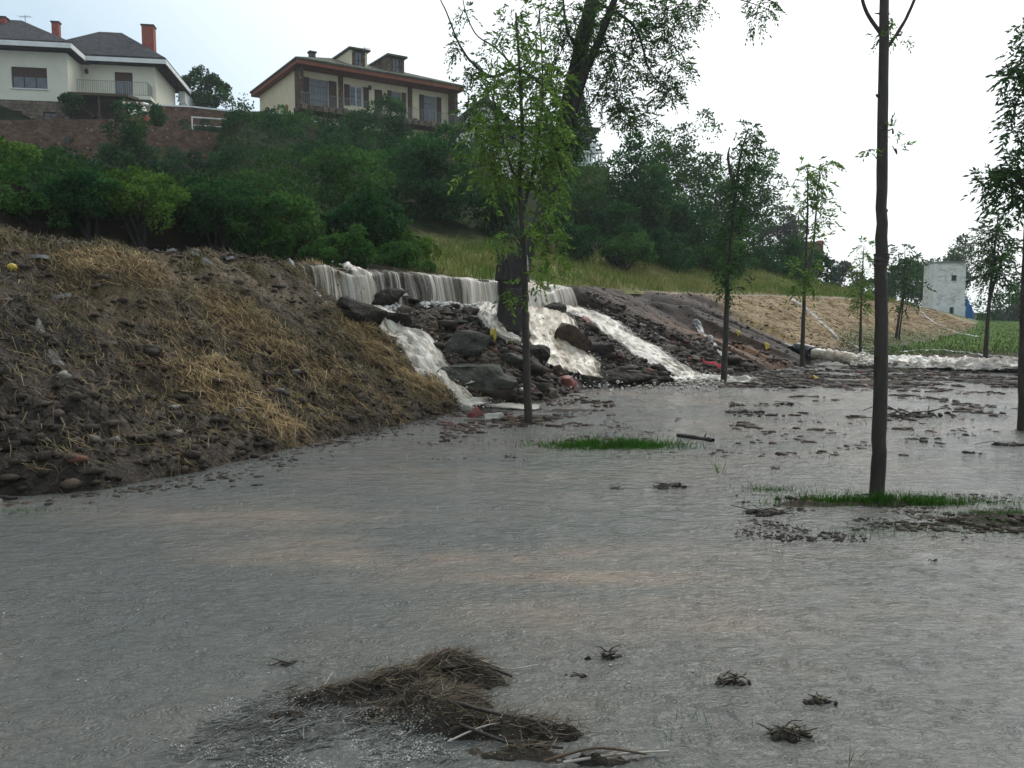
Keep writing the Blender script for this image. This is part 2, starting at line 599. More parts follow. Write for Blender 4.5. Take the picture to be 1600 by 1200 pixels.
ISLES = []            # (x, y, rx, ry, angle, height)
for px, py, rx, ry, h in [(1392, 788, .75, .16, .10), (1480, 818, 1.3, .17, .05), (1235, 788, .42, .13, .07), (1570, 812, .6, .2, .05),
                          (955, 698, .72, .26, .10), (800, 655, 1.7, .8, .10), (900, 640, 1.2, .5, .08), (730, 706, .35, .12, .06), (520, 695, .7, .3, .04),
                          (1420, 598, 4.0, .7, .10), (1200, 592, 2.6, .8, .12), (1440, 650, 1.3, .25, .07), (1590, 605, 2, .35, .07), (60, 800, .5, .07, .05)]:
    p = gp(px, py)
    ISLES.append((p[0], p[1], rx, ry, h))


def bed_z(X, Y):
    """flooded field: a little below the water, mud bars and islets just above it"""
    z = -0.11 + 0.035 * fbm(X * .8, Y * .8, 3, 91)
    for x, y, rx, ry, h in ISLES:
        z = z + (h + 0.03) * np.exp(-(((X - x) / rx) ** 2 + ((Y - y) / ry) ** 2))
    z = z + 0.03 * fbm(X * 5, Y * 5, 3, 95)
    f = sstep(8.5, 12.5, X) * np.clip((Y - 27.5 - 1.0 * vnoise(X * .2, Y * .05, 97)) * 0.03, 0, 1.0)
    return z + f * 1.0 + 0.08 * np.sign(f) * sstep(0, .1, f)


def Z(X, Y, fine=0.0):
    X, Y = np.asarray(X, float), np.asarray(Y, float)
    s, t = to_st(X, Y)
    ct, _ = crest(s)
    tt = toe(s)
    w = (tt - t) / (tt - ct)
    zb = bed_z(X, Y)
    z = np.where(w > -0.05, np.maximum(bank_z(s, np.clip(w, -.06, 1.05), fine), zb), zb)
    return np.where(w > 1.0, hill_z(s, np.clip(ct - t, 0, None), fine), z)


_D = np.concatenate([np.arange(2.0, 30, .02), np.arange(30, 130, .1)])


def hit(px, py):
    """where the ray through a photo pixel first meets the land or the water"""
    r = ray(px, py)
    X, Y, ZZ = r[0] / r[1] * _D, _D, EYE + r[2] / r[1] * _D
    below = ZZ <= np.maximum(Z(X, Y), 0.0)
    i = int(np.argmax(below)) if below.any() else len(_D) - 1
    return np.array([X[i], Y[i], max(float(Z(X[i], Y[i])), 0.0)])


FLOWS = {   # centre line in photo pixels with widths in pixels, laid on the land
    "left": [(545, 434, 70), (572, 456, 66), (596, 486, 50), (608, 508, 56), (636, 527, 100), (662, 562, 96), (690, 600, 56), (722, 618, 50), (775, 640, 60)],
    "middle": [(758, 478, 40), (766, 500, 46), (786, 528, 40), (815, 540, 26)],
    "brown": [(842, 450, 66), (846, 476, 84), (858, 516, 120), (876, 550, 140), (898, 586, 130)],
    "right": [(858, 456, 76), (900, 486, 104), (948, 512, 104), (1000, 541, 108), (1045, 570, 100), (1098, 594, 90)],
}
FLOW_W = {}
for k, pts in FLOWS.items():
    H = np.array([hit(a, b) for a, b, c in pts])
    W = np.array([c * h[1] / F for (a, b, c), h in zip(pts, H)])
    FLOW_W[k] = (H, W)
for k in ("left", "brown", "right"):
    H, W = FLOW_W[k]
    CARVE.append((H[:, :2], float(W.mean()) * 0.45, 0.13))

# embankment mesh
S_ = np.concatenate([np.arange(-4, 1, .08), np.arange(1, 13, .03), np.arange(13, 26, .045), np.arange(26, 52, .12), np.arange(52, 86, .4)])
W_ = np.concatenate([np.linspace(-0.06, 0.86, 116), np.linspace(0.866, 1.0, 28)])
SS, WW = np.meshgrid(S_, W_, indexing='ij')
TT = toe(SS) * (1 - WW) + crest(SS)[0] * WW
XX, YY = to_xy(SS, TT)
ZZ = bank_z(SS, WW, 1.0)


def grid_quads(a, b):
    i = np.arange(a * b).reshape(a, b)
    return np.stack([i[:-1, :-1], i[1:, :-1], i[1:, 1:], i[:-1, 1:]], -1).reshape(-1, 4)


def mixc(a, b, f):
    f = np.asarray(f)[..., None]
    return np.asarray(a) * (1 - f) + np.asarray(b) * f


def bank_col(s, w):
    t_ = toe(s) * (1 - w) + crest(s)[0] * w
    X, Y = to_xy(s, t_)
    mud = mixc((.025, .020, .015), (.068, .053, .041), np.clip(.5 + fbm(X * 1.1, Y * 1.1, 3, 101), 0, 1))
    strw = np.clip((fbm(X * .5 + 3, Y * .5, 3, 105) * 1.6 + (w - 0.18) * 1.3 - .30 + .5 * sstep(4, 7, s)), 0, 1) * (1 - sstep(BR0, BR0 + 2, s))
    c = mixc(mud, (.125, .088, .048), strw * .8)
    gul = sstep(BR1 - 1, BR1 + .5, s) * (1 - sstep(BR1 + 8.8, BR1 + 11.3, s + 4 * (1 - w) + .8 * vnoise(s * .7, w * 6, 127)))
    c = mixc(c, mixc((.018, .013, .011), (.062, .042, .032), np.clip(.5 + .9 * fbm(s * 1.2, w * 2, 3, 111), 0, 1)), np.maximum(gul, breach(s) * .8))
    org = np.exp(-((s - (BR1 + 2.6)) / 1.1) ** 2 - ((w - .33) / .26) ** 2)
    c = mixc(c, (.17, .085, .042), np.clip(1.4 * org * (1 + fbm(X * 3, Y * 3, 2, 115)), 0, .8))
    far = sstep(BR1 + 8.8, BR1 + 11.3, s + 4 * (1 - w) + .8 * vnoise(s * .7, w * 6, 127)) * sstep(.08, .22, w)
    tan_ = mixc((.25, .165, .075), (.34, .235, .115), np.clip(.5 + fbm(X * .7, Y * .7, 3, 121), 0, 1))
    c = mixc(c, tan_, far * .92)
    grn = sstep(BR1 + 10, BR1 + 14, s) * (1 - sstep(.22, .45, w + .12 * fbm(X * .5, Y * .5, 2, 123))) + sstep(62, 70, s)
    c = mixc(c, (.075, .115, .03), np.clip(grn, 0, 1) * .9)
    return c


emb = mesh_np("embankment", np.stack([XX, YY, ZZ], -1).reshape(-1, 3), grid_quads(len(S_), len(W_)), M_EARTH,
              col=bank_col(SS, WW).reshape(-1, 3), smooth=True)
tag(emb, "eroded earth embankment running from the left foreground to the far right", kind="structure")

# hillside behind the crest
S2 = np.concatenate([np.arange(-12, 40, .4), np.arange(40, 90, .8), np.arange(90, 175, 5)])
Q2 = np.concatenate([[-.12], np.arange(0, 12, .2), np.arange(12, 50, .5), np.arange(50, 100, 5)])
SG, QG = np.meshgrid(S2, Q2, indexing='ij')
XG, YG = to_xy(SG, crest(SG)[0] - QG)
ZG = hill_z(SG, QG)
ZG[:, 0] -= .12          # tucked under the crest so no slit opens


def hill_col(s, q):
    X, Y = to_xy(s, crest(s)[0] - q)
    n = np.clip(.5 + .8 * fbm(X * .5, Y * .5, 3, 131), 0, 1)
    shade_soil = mixc((.010, .009, .006), (.024, .019, .013), n)  # near-black earth: shade under the overhanging growth is put into the colour
    green = mixc((.010, .020, .007), (.022, .034, .012), n)
    c = mixc(shade_soil, green, np.clip((q - 6.5) / 3, 0, 1) * .7)
    gr = sstep(14, 18, s + q * .3) * (1 - sstep(6.5, 9, q))
    c = mixc(c, mixc((.085, .105, .035), (.19, .165, .07), n), gr)
    pl = (1 - sstep(.3, 1.2, q)) * sstep(25, 30, s)
    return mixc(c, (.30, .25, .19), pl)


hill = mesh_np("hillside", np.stack([XG, YG, ZG], -1).reshape(-1, 3), grid_quads(len(S2), len(Q2)), M_HILL, col=hill_col(SG, QG).reshape(-1, 3), smooth=True)
tag(hill, "overgrown hillside rising behind the embankment to the houses", kind="structure")

# flooded field, one sheet to the horizon
PX = np.concatenate([np.linspace(-9000, -300, 30), np.arange(-240, 1840, 8), np.linspace(1860, 12000, 24)])
PY = np.concatenate([[500.2], np.arange(501, 560, 1.0), np.arange(560, 700, 1.5), np.arange(700, 900, 2), np.arange(900, 1300, 6), [1400, 1800, 3000, 9000]])
gx, gy = np.meshgrid(PX, PY, indexing='ij')
a_, b_ = (gx - 800) / F, (600 - gy) / F
k_ = -EYE / (-SP + b_ * CP)
GX, GY = np.clip(a_ * k_, -160, 190), (CP + b_ * SP) * k_
GZ = bed_z(GX, GY)
_n = np.clip(.5 + fbm(GX * 1.5, GY * 1.5, 3, 141), 0, 1)
gcol = mixc((.045, .038, .03), (.085, .068, .054), _n)
gcol = mixc(gcol, mixc((.04, .085, .016), (.09, .13, .03), _n), sstep(0.03, .2, GZ) * sstep(9, 12, GX) * sstep(25, 28, GY))
ground = mesh_np("ground", np.stack([GX, GY, GZ], -1).reshape(-1, 3), grid_quads(len(PX), len(PY)), M_FIELD, col=gcol.reshape(-1, 3), smooth=True)
tag(ground, "flooded muddy field with low bars and grassy bank at the far right", kind="structure")

# ------------------------------------------------------------------ water
def water_mat():
    m, nt, N, L, P = nmat("muddy_rain_water")
    geo = N.new("ShaderNodeNewGeometry")

    def noise(scale, stretch, det=4, rough=.55, rot=0.0):
        mp = N.new("ShaderNodeMapping")
        mp.inputs["Scale"].default_value = stretch
        mp.inputs["Rotation"].default_value = (0, 0, rot)
        L.new(geo.outputs["Position"], mp.inputs["Vector"])
        t = N.new("ShaderNodeTexNoise")
        t.inputs["Scale"].default_value, t.inputs["Detail"].default_value, t.inputs["Roughness"].default_value = scale, det, rough
        t.inputs["Distortion"].default_value = .6
        L.new(mp.outputs[0], t.inputs["Vector"])
        return t.outputs["Fac"]

    def math_(op, a, b):
        n = N.new("ShaderNodeMath"); n.operation = op
        for i, v in enumerate((a, b)):
            if isinstance(v, (int, float)): n.inputs[i].default_value = v
            elif v is not None: L.new(v, n.inputs[i])
        return n.outputs[0]
    big = noise(.28, (1, 1.3, 1), 5, .6, .4)
    rp = N.new("ShaderNodeValToRGB")
    cr = rp.color_ramp
    cr.elements.new(.5); cr.elements.new(.6)
    for e, (p, c) in zip(cr.elements, [(.28, (.075, .090, .084)), (.46, (.110, .115, .105)), (.58, (.16, .14, .118)), (.76, (.23, .175, .13))]):
        e.position, e.color = p, (*c, 1)
    L.new(big, rp.inputs["Fac"])
    ca = N.new("ShaderNodeAttribute"); ca.attribute_name = "Col"
    mc = N.new("ShaderNodeMix"); mc.data_type = 'RGBA'; mc.inputs[0].default_value = .72
    L.new(rp.outputs["Color"], mc.inputs[6]); L.new(ca.outputs["Color"], mc.inputs[7])
    L.new(mc.outputs[2], P.inputs["Base Color"])
    P.inputs["Roughness"].default_value = .08
    P.inputs["IOR"].default_value = 1.33
    # wind-blown wavelets, chop and rain rings
    h1 = noise(4.2, (1, 1.8, 1), 4, .58, .35)
    h2 = noise(17, (1, 1.7, 1), 4, .6, -.2)
    h3 = noise(52, (1, 1.3, 1), 3, .6, .1)
    rings = None
    for sc, off in ((5.0, 0.0), (8.0, 3.7)):
        mp = N.new("ShaderNodeMapping"); mp.inputs["Location"].default_value = (off, off * 1.7, 0)
        L.new(geo.outputs["Position"], mp.inputs["Vector"])
        v = N.new("ShaderNodeTexVoronoi"); v.voronoi_dimensions = '2D'
        v.inputs["Scale"].default_value = sc
        L.new(mp.outputs[0], v.inputs["Vector"])
        d = v.outputs["Distance"]
        wv = math_('SINE', math_('MULTIPLY', d, 46.0), None)
        fall = math_('MAXIMUM', math_('SUBTRACT', 1.0, math_('MULTIPLY', d, 2.6)), 0.0)
        sel = math_('GREATER_THAN', N.new("ShaderNodeSeparateColor").outputs[0], .5)
        sepc = [n for n in N if n.bl_idname == "ShaderNodeSeparateColor"][-1]
        L.new(v.outputs["Color"], sepc.inputs[0])
        r = math_('MULTIPLY', math_('MULTIPLY', wv, fall), sel)
        rings = r if rings is None else math_('ADD', rings, r)
    hh = math_('ADD', math_('ADD', math_('MULTIPLY', h1, 1.0), math_('MULTIPLY', h2, .36)), math_('ADD', math_('MULTIPLY', h3, .10), math_('MULTIPLY', rings, .065)))
    bp = N.new("ShaderNodeBump")
    bp.inputs["Strength"].default_value, bp.inputs["Distance"].default_value = .85, .055
    L.new(hh, bp.inputs["Height"]); L.new(bp.outputs["Normal"], P.inputs["Normal"])
    return m


M_WATER = water_mat()
PXw = np.concatenate([np.linspace(-3000, -300, 20), np.arange(-280, 1880, 9), np.linspace(1900, 4000, 20)])
PYw = np.concatenate([np.arange(520, 640, 2.5), np.arange(640, 1300, 5), [1400, 1800, 3000, 9000]])
gx, gy = np.meshgrid(PXw, PYw, indexing='ij')
a_, b_ = (gx - 800) / F, (600 - gy) / F
k_ = -EYE / (-SP + b_ * CP)
WX, WY = a_ * k_, (CP + b_ * SP) * k_
_in = np.exp(-(((WX - 3) / 3.5) ** 2 + ((WY - 17) / 4) ** 2))
WZ = (0.010 + .03 * _in) * fbm(WX * 3, WY * 4.5, 3, 151)
silt = np.zeros(WX.shape)          # clouds of silt carried by the runoff, drawn out along the current
for px, py, rx, ry, k in [(720, 868, 1.7, .30, 1.0), (540, 850, .9, .2, .6), (920, 905, 1.0, .22, .8), (400, 805, 1.0, .4, .8), (200, 800, .6, .25, .6), (1150, 960, 1.6, .4, .6), (600, 740, 1.2, .5, .45), (820, 740, .8, .5, .4), (1250, 660, 3.5, 1.2, .45), (1050, 620, 3, 1.5, .7), (1400, 720, 2.5, .8, .35)]:
    p = gp(px, py)
    silt = np.maximum(silt, k * np.exp(-(((WX - p[0]) / rx) ** 2 + ((WY - p[1]) / ry) ** 2)))
silt = np.clip(silt * (.62 + 1.3 * fbm(WX * 1.6, WY * 3.4, 5, 153, .6)) + .3 * fbm(WX * .6, WY * 1.4, 4, 155), 0, 1)
wcol = mixc((.088, .095, .088), (.26, .19, .14), silt)
water = mesh_np("water", np.stack([WX, WY, WZ], -1).reshape(-1, 3), grid_quads(len(PXw), len(PYw)), M_WATER, smooth=True, col=wcol.reshape(-1, 3))
tag(water, "shallow muddy flood water covering the field, pocked by rain", kind="structure")


def fall_mat(name, dark, mid, light, lo=.36, hi=.64, alpha=(.66, 1.02)):
    m, nt, N, L, P = nmat(name)
    at_ = N.new("ShaderNodeAttribute"); at_.attribute_name = "flow"
    ed = N.new("ShaderNodeAttribute"); ed.attribute_name = "edge"
    outs = []
    for sx, sy, det in ((3.4, .55, 4), (11, 1.5, 3)):
        mp = N.new("ShaderNodeMapping"); mp.inputs["Scale"].default_value = (sx, sy, 1)
        L.new(at_.outputs["Vector"], mp.inputs["Vector"])
        n = N.new("ShaderNodeTexNoise"); n.inputs["Scale"].default_value = 1.0
        n.inputs["Detail"].default_value, n.inputs["Roughness"].default_value, n.inputs["Distortion"].default_value = det, .66, 1.1
        L.new(mp.outputs[0], n.inputs["Vector"]); outs.append(n.outputs["Fac"])
    mx = N.new("ShaderNodeMath"); mx.operation = 'MULTIPLY_ADD'
    mx.inputs[1].default_value = .68
    ad = N.new("ShaderNodeMath"); ad.operation = 'MULTIPLY'; ad.inputs[1].default_value = .32
    L.new(outs[1], ad.inputs[0]); L.new(outs[0], mx.inputs[0]); L.new(ad.outputs[0], mx.inputs[2])
    rp = N.new("ShaderNodeValToRGB"); cr = rp.color_ramp; cr.elements.new(.5)
    for e, (p, c) in zip(cr.elements, [(lo, dark), ((lo + hi) / 2, mid), (hi, light)]):
        e.position, e.color = p, (*c, 1)
    L.new(mx.outputs[0], rp.inputs["Fac"]); L.new(rp.outputs["Color"], P.inputs["Base Color"])
    P.inputs["Roughness"].default_value = .3
    P.inputs["IOR"].default_value = 1.33
    bp = N.new("ShaderNodeBump"); bp.inputs["Strength"].default_value, bp.inputs["Distance"].default_value = .8, .06
    L.new(mx.outputs[0], bp.inputs["Height"]); L.new(bp.outputs["Normal"], P.inputs["Normal"])
    # thin, torn edges let the ground show through
    th = N.new("ShaderNodeMath"); th.operation = 'MULTIPLY_ADD'; th.inputs[1].default_value = .62; th.inputs[2].default_value = 0.0
    L.new(ed.outputs["Fac"], th.inputs[0])
    su = N.new("ShaderNodeMath"); su.operation = 'ADD'; L.new(th.outputs[0], su.inputs[0]); L.new(mx.outputs[0], su.inputs[1])
    al = N.new("ShaderNodeMapRange"); al.inputs["From Min"].default_value, al.inputs["From Max"].default_value = alpha
    L.new(su.outputs[0], al.inputs["Value"]); L.new(al.outputs[0], P.inputs["Alpha"])
    return m


M_FALL = fall_mat("falling_grey_water", (.17, .14, .105), (.37, .33, .27), (.68, .64, .57), .34, .62)
M_FALLB = fall_mat("falling_brown_water", (.22, .17, .12), (.42, .35, .26), (.70, .64, .55))
M_TRICK = fall_mat("thin_trickle", (.10, .10, .095), (.20, .20, .19), (.46, .46, .45), alpha=(.78, 1.25))
M_FROTH = fall_mat("churning_froth", (.22, .19, .155), (.36, .32, .27), (.70, .67, .62))


def strip(name, label, H, W, mat, lift=.05, nu=40, nv=150, rough=.03, zfun=None, seed=0, follow=True):
    C = smooth_path(np.column_stack([H, W]), nv)
    P, Wd = C[:, :3], C[:, 3]
    T = unit(np.gradient(P[:, :2], axis=0))
    Nn = np.column_stack([-T[:, 1], T[:, 0]])
    u = np.linspace(-1, 1, nu)
    wob = 1 + .18 * fbm(np.linspace(0, 9, nv), np.full(nv, seed * 3.1), 2, seed)
    X = P[:, 0][:, None] + Nn[:, 0][:, None] * u * (Wd * wob)[:, None] * .5
    Y = P[:, 1][:, None] + Nn[:, 1][:, None] * u * (Wd * wob)[:, None] * .5
    ln = np.concatenate([[0], np.cumsum(np.linalg.norm(np.diff(P, axis=0), axis=1))])
    uu, vv = u[None] * Wd[:, None] * .5, ln[:, None] * np.ones((1, nu))
    z = Z(X, Y) if follow else P[:, 2][:, None] * np.ones((1, nu))
    z = np.maximum(z, 0.0) + lift * (1 - .75 * u[None] ** 2)
    z = z + rough * (1.1 - 2.2 * np.abs(fbm(uu * 4.5 + seed, vv * 2.6, 3, 160 + seed))) * (1 - u[None] ** 2) + rough * .5 * fbm(uu * 16, vv * 7, 2, 165 + seed)
    edge = np.clip((1 - np.abs(u))[None] * 2.1, 0, 1) * np.clip(np.minimum(np.arange(nv), np.arange(nv)[::-1])[:, None] / 9, 0, 1)
    o = mesh_np(name, np.stack([X, Y, z], -1).reshape(-1, 3), grid_quads(nv, nu), mat, smooth=True,
                attrs={"flow": np.stack([uu + seed, vv, 0 * uu], -1).reshape(-1, 3), "edge": edge.ravel()})
    return tag(o, label, kind="structure")


# curtain over the crest
S3 = np.arange(BR0 - .5, BR1 + .3, .035)
W3 = np.linspace(.80, 1.06, 64)
s3, w3 = np.meshgrid(S3, W3, indexing='ij')
t3 = toe(s3) * (1 - w3) + crest(s3)[0] * w3
x3, y3 = to_xy(s3, t3)
z3 = bank_z(s3, w3, 0.0) + .05 + .05 * fbm(s3 * .6, w3 * 0, 3, 187) * sstep(.93, .96, w3) + .035 * fbm(s3 * 2.2, w3 * 6, 3, 171) + .008 * fbm(s3 * 11, w3 * 8, 2, 175)
push = np.exp(-((w3 - .935) / .03) ** 2) * .10 * (1 + vnoise(s3 * 3.3, w3 * 0, 177))
x3, y3 = x3 + EY * push, y3 - EX * push
foot = .872 + .055 * fbm(S3 * .8, S3 * 0, 3, 183)[:, None]
e3 = np.clip(.35 + (w3 - foot) / .05, 0.12, 1) * np.clip(np.minimum(s3 - S3[0], S3[-1] - s3) / .5, 0, 1)
e3 = e3 * (.40 + .75 * np.clip(.60 + 1.1 * fbm(s3 * .7, w3 * .5, 2, 179), 0, 1))
o = mesh_np("waterfall", np.stack([x3, y3, z3], -1).reshape(-1, 3), grid_quads(len(S3), len(W3)), M_FALL, smooth=True,
            attrs={"flow": np.stack([s3 * 1.4 + .25 * fbm(s3 * .9, w3 * 9, 3, 189), -w3 * 4.2 - .3 * fbm(s3 * 2.5, w3 * 2, 2, 191), 0 * s3], -1).reshape(-1, 3), "edge": e3.ravel()})
tag(o, "wide curtain of grey water pouring over the embankment crest", kind="structure")
for i, (k, mat, lab) in enumerate([("left", M_FALL, "narrow cascade left of the big boulders"), ("middle", M_FALL, "short fall just left of the dark stump"),
                                   ("brown", M_FALLB, "brown frothing cascade right of the dark stump"), ("right", M_FALL, "long white cascade running down to the right")]):
    strip("cascade", lab, *FLOW_W[k], mat, .12, seed=i + 1, rough=.08)


def pix_strip(name, label, pts, mat, **kw):
    H = np.array([hit(a, b) for a, b, c in pts])
    W = np.array([c * h[1] / F for (a, b, c), h in zip(pts, H)])
    return strip(name, label, H, W, mat, **kw)


def flat_strip(name, label, pts, mat, **kw):
    H = np.array([gp(a, b) for a, b, c in pts])
    W = np.array([c for a, b, c in pts])
    return strip(name, label, H, W, mat, follow=False, **kw)


flat_strip("froth", "churning froth at the foot of the right cascades", [(868, 590, .7), (930, 596, .9), (1000, 599, 1.0), (1060, 598, 1.1), (1110, 596, 1.0), (1190, 602, .7)], M_FROTH, lift=.09, rough=.08, seed=11, nu=30, nv=140)
flat_strip("froth", "smooth tongue of water leaving the left cascade", [(690, 602, .5), (740, 622, .7), (790, 636, .8), (850, 638, .6)], M_FROTH, lift=.03, rough=.03, seed=12)
flat_strip("froth", "pale torrent racing across the field at the far right", [(1335, 571, .9), (1390, 575, 1.5), (1450, 577, 1.8), (1520, 579, 1.9), (1640, 583, 2.0), (1800, 588, 2.0)], M_FROTH, lift=.22, rough=.16, seed=13, nu=30, nv=220)
pix_strip("trickle", "thin trickle down the straw at the left", [(470, 425, 30), (505, 470, 16), (535, 530, 14), (575, 590, 16), (600, 640, 22)], M_TRICK, lift=.02, seed=21)
pix_strip("trickle", "thin bluish trickle down the mud at the far left", [(20, 440, 14), (50, 490, 16), (75, 545, 20), (100, 590, 26), (150, 640, 18)], M_TRICK, lift=.02, seed=22)
pix_strip("trickle", "trickle down the tan bank beyond the pipe", [(1232, 466, 20), (1262, 485, 16), (1300, 520, 10), (1335, 540, 10), (1360, 556, 16)], M_TRICK, lift=.03, seed=23)
pix_strip("trickle", "trickle down the rilled bare bank", [(1080, 500, 10), (1095, 520, 14), (1120, 545, 12), (1150, 570, 14)], M_TRICK, lift=.03, seed=24)
pix_strip("trickle", "white rivulet across the far green field", [(1400, 553, 9), (1440, 549, 6), (1490, 551, 6), (1540, 557, 6), (1600, 562, 5)], M_TRICK, lift=.05, seed=25)
pix_strip("trickle", "white runnel down the grassy end of the bank by the tower", [(1438, 486, 9), (1452, 500, 8), (1480, 515, 5), (1510, 524, 5), (1532, 530, 7)], M_TRICK, lift=.06, seed=26)

# ------------------------------------------------------------------ buildings
M_CREAM = surf("cream_render", [(0.3, (.66, .64, .52)), (0.7, (.76, .74, .62))], 1.2, .85, .15, 30, .2)
M_CREAM2 = surf("yellow_cream_render", [(0.3, (.64, .56, .38)), (0.7, (.74, .67, .48))], 1.2, .85, .15, 30, .2)
M_WHITE = surf("weathered_white_paint", [(0.25, (.62, .63, .62)), (0.6, (.80, .80, .78))], 1.5, .7, .15, 30, .25)
M_REDWOOD = surf("red_brown_eave", [(0.3, (.16, .05, .03)), (0.7, (.25, .085, .05))], 3, .7, .2, 20, .25)
M_BROWN = surf("dark_brown_shutter", [(0.3, (.045, .024, .018)), (0.7, (.075, .04, .03))], 4, .6, .3, 20, .3)
M_CHIM = surf("red_chimney_brick", [(0.3, (.24, .06, .045)), (0.7, (.34, .10, .07))], 4, .8, .4, 18, .2)
M_METAL = surf("grey_metal", [(0.3, (.16, .17, .17)), (0.7, (.26, .27, .27))], 6, .4, .1, 30, .5)
M_DARKM = surf("black_plastic", [(0.3, (.010, .011, .012)), (0.7, (.022, .024, .026))], 8, .3, .15, 30, .5)
M_WOOD = surf("weathered_wood", [(0.3, (.05, .035, .024)), (0.7, (.12, .085, .055))], 6, .75, .4, 30, .2)
M_BLUE = surf("blue_tarpaulin", [(0.3, (.01, .10, .30)), (0.7, (.02, .17, .42))], 5, .5, .3, 12, .3)
M_TERRA = surf("terracotta_tiles", [(0.3, (.20, .08, .05)), (0.7, (.33, .15, .10))], 6, .8, .4, 20, .2)
M_CURT = surf("pale_curtain", [(0.3, (.38, .42, .45)), (0.7, (.55, .58, .60))], 8, .8, .1, 10, .2, stretch=(3, 3, .2))


def brick_mat(name, c1, c2, mortar, scale, bw=.5, bh=.25, specks=.86):
    m, nt, N, L, P = nmat(name)
    tc = N.new("ShaderNodeTexCoord")
    sx = N.new("ShaderNodeSeparateXYZ"); cx = N.new("ShaderNodeCombineXYZ")
    L.new(tc.outputs["Object"], sx.inputs[0])
    ad = N.new("ShaderNodeMath"); ad.operation = 'ADD'
    L.new(sx.outputs[0], ad.inputs[0]); L.new(sx.outputs[1], ad.inputs[1])
    L.new(ad.outputs[0], cx.inputs[0]); L.new(sx.outputs[2], cx.inputs[1])
    dn = N.new("ShaderNodeTexNoise"); dn.inputs["Scale"].default_value = 3
    L.new(tc.outputs["Object"], dn.inputs["Vector"])
    mxv = N.new("ShaderNodeMix"); mxv.data_type = 'VECTOR'; mxv.inputs[0].default_value = .06
    L.new(cx.outputs[0], mxv.inputs[4]); L.new(dn.outputs["Color"], mxv.inputs[5])
    b = N.new("ShaderNodeTexBrick")
    b.inputs["Scale"].default_value = scale
    b.inputs["Color1"].default_value, b.inputs["Color2"].default_value, b.inputs["Mortar"].default_value = (*c1, 1), (*c2, 1), (*mortar, 1)
    b.inputs["Brick Width"].default_value, b.inputs["Row Height"].default_value, b.inputs["Mortar Size"].default_value = bw, bh, .018
    b.inputs["Mortar Smooth"].default_value = .3
    L.new(mxv.outputs[1], b.inputs["Vector"])
    n = N.new("ShaderNodeTexNoise"); n.inputs["Scale"].default_value = 2.2; n.inputs["Detail"].default_value = 8; n.inputs["Roughness"].default_value = .75
    L.new(tc.outputs["Object"], n.inputs["Vector"])
    mr = N.new("ShaderNodeMapRange"); mr.inputs["From Min"].default_value, mr.inputs["From Max"].default_value = .3, .7
    mr.inputs["To Min"].default_value, mr.inputs["To Max"].default_value = .45, 1.5
    hs = N.new("ShaderNodeHueSaturation")
    L.new(n.outputs["Fac"], mr.inputs["Value"]); L.new(b.outputs["Color"], hs.inputs["Color"]); L.new(mr.outputs[0], hs.inputs["Value"])
    # scattered pale stones
    v = N.new("ShaderNodeTexVoronoi"); v.inputs["Scale"].default_value = 4.5
    L.new(tc.outputs["Object"], v.inputs["Vector"])
    sp = N.new("ShaderNodeSeparateColor"); L.new(v.outputs["Color"], sp.inputs[0])
    g1 = N.new("ShaderNodeMath"); g1.operation = 'GREATER_THAN'; g1.inputs[1].default_value = specks; L.new(sp.outputs[0], g1.inputs[0])
    g2 = N.new("ShaderNodeMath"); g2.operation = 'LESS_THAN'; g2.inputs[1].default_value = .33; L.new(v.outputs["Distance"], g2.inputs[0])
    g3 = N.new("ShaderNodeMath"); g3.operation = 'MULTIPLY'; L.new(g1.outputs[0], g3.inputs[0]); L.new(g2.outputs[0], g3.inputs[1])
    mx = N.new("ShaderNodeMix"); mx.data_type = 'RGBA'; mx.inputs[7].default_value = (.26, .20, .14, 1)
    L.new(g3.outputs[0], mx.inputs[0]); L.new(hs.outputs["Color"], mx.inputs[6])
    L.new(mx.outputs[2], P.inputs["Base Color"])
    bp = N.new("ShaderNodeBump"); bp.inputs["Strength"].default_value, bp.inputs["Distance"].default_value = .7, .03
    bp.invert = True
    L.new(b.outputs["Fac"], bp.inputs["Height"]); L.new(bp.outputs["Normal"], P.inputs["Normal"])
    P.inputs["Roughness"].default_value = .9
    P.inputs["Specular IOR Level"].default_value = .15
    return m


M_WALLB = brick_mat("old_brick_wall", (.20, .105, .068), (.095, .062, .045), (.15, .12, .09), 2.0, .5, .17)
M_STONE = brick_mat("rubble_stone_cladding", (.20, .15, .105), (.10, .085, .07), (.07, .06, .05), 1.6, .6, .34)
M_STONEB = brick_mat("brown_stone_cladding", (.15, .085, .055), (.07, .05, .042), (.055, .045, .04), 2.2, .5, .34)


M_SLATE = brick_mat("dark_slate_tiles", (.075, .074, .082), (.045, .045, .052), (.018, .018, .02), 2.2, .36, .22, 2.0)
M_GREENROOF = brick_mat("mossy_tiles", (.13, .135, .10), (.07, .085, .06), (.03, .035, .028), 2.2, .36, .22, 2.0)


def glass_mat():
    m, nt, N, L, P = nmat("window_glass")
    n = N.new("ShaderNodeTexNoise"); n.inputs["Scale"].default_value = 1.5
    rp = N.new("ShaderNodeValToRGB")
    rp.color_ramp.elements[0].color, rp.color_ramp.elements[1].color = (.05, .062, .075, 1), (.16, .19, .22, 1)
    L.new(n.outputs["Fac"], rp.inputs["Fac"]); L.new(rp.outputs["Color"], P.inputs["Base Color"])
    P.inputs["Roughness"].default_value = .06
    P.inputs["IOR"].default_value = 1.5
    return m


M_GLASS = glass_mat()


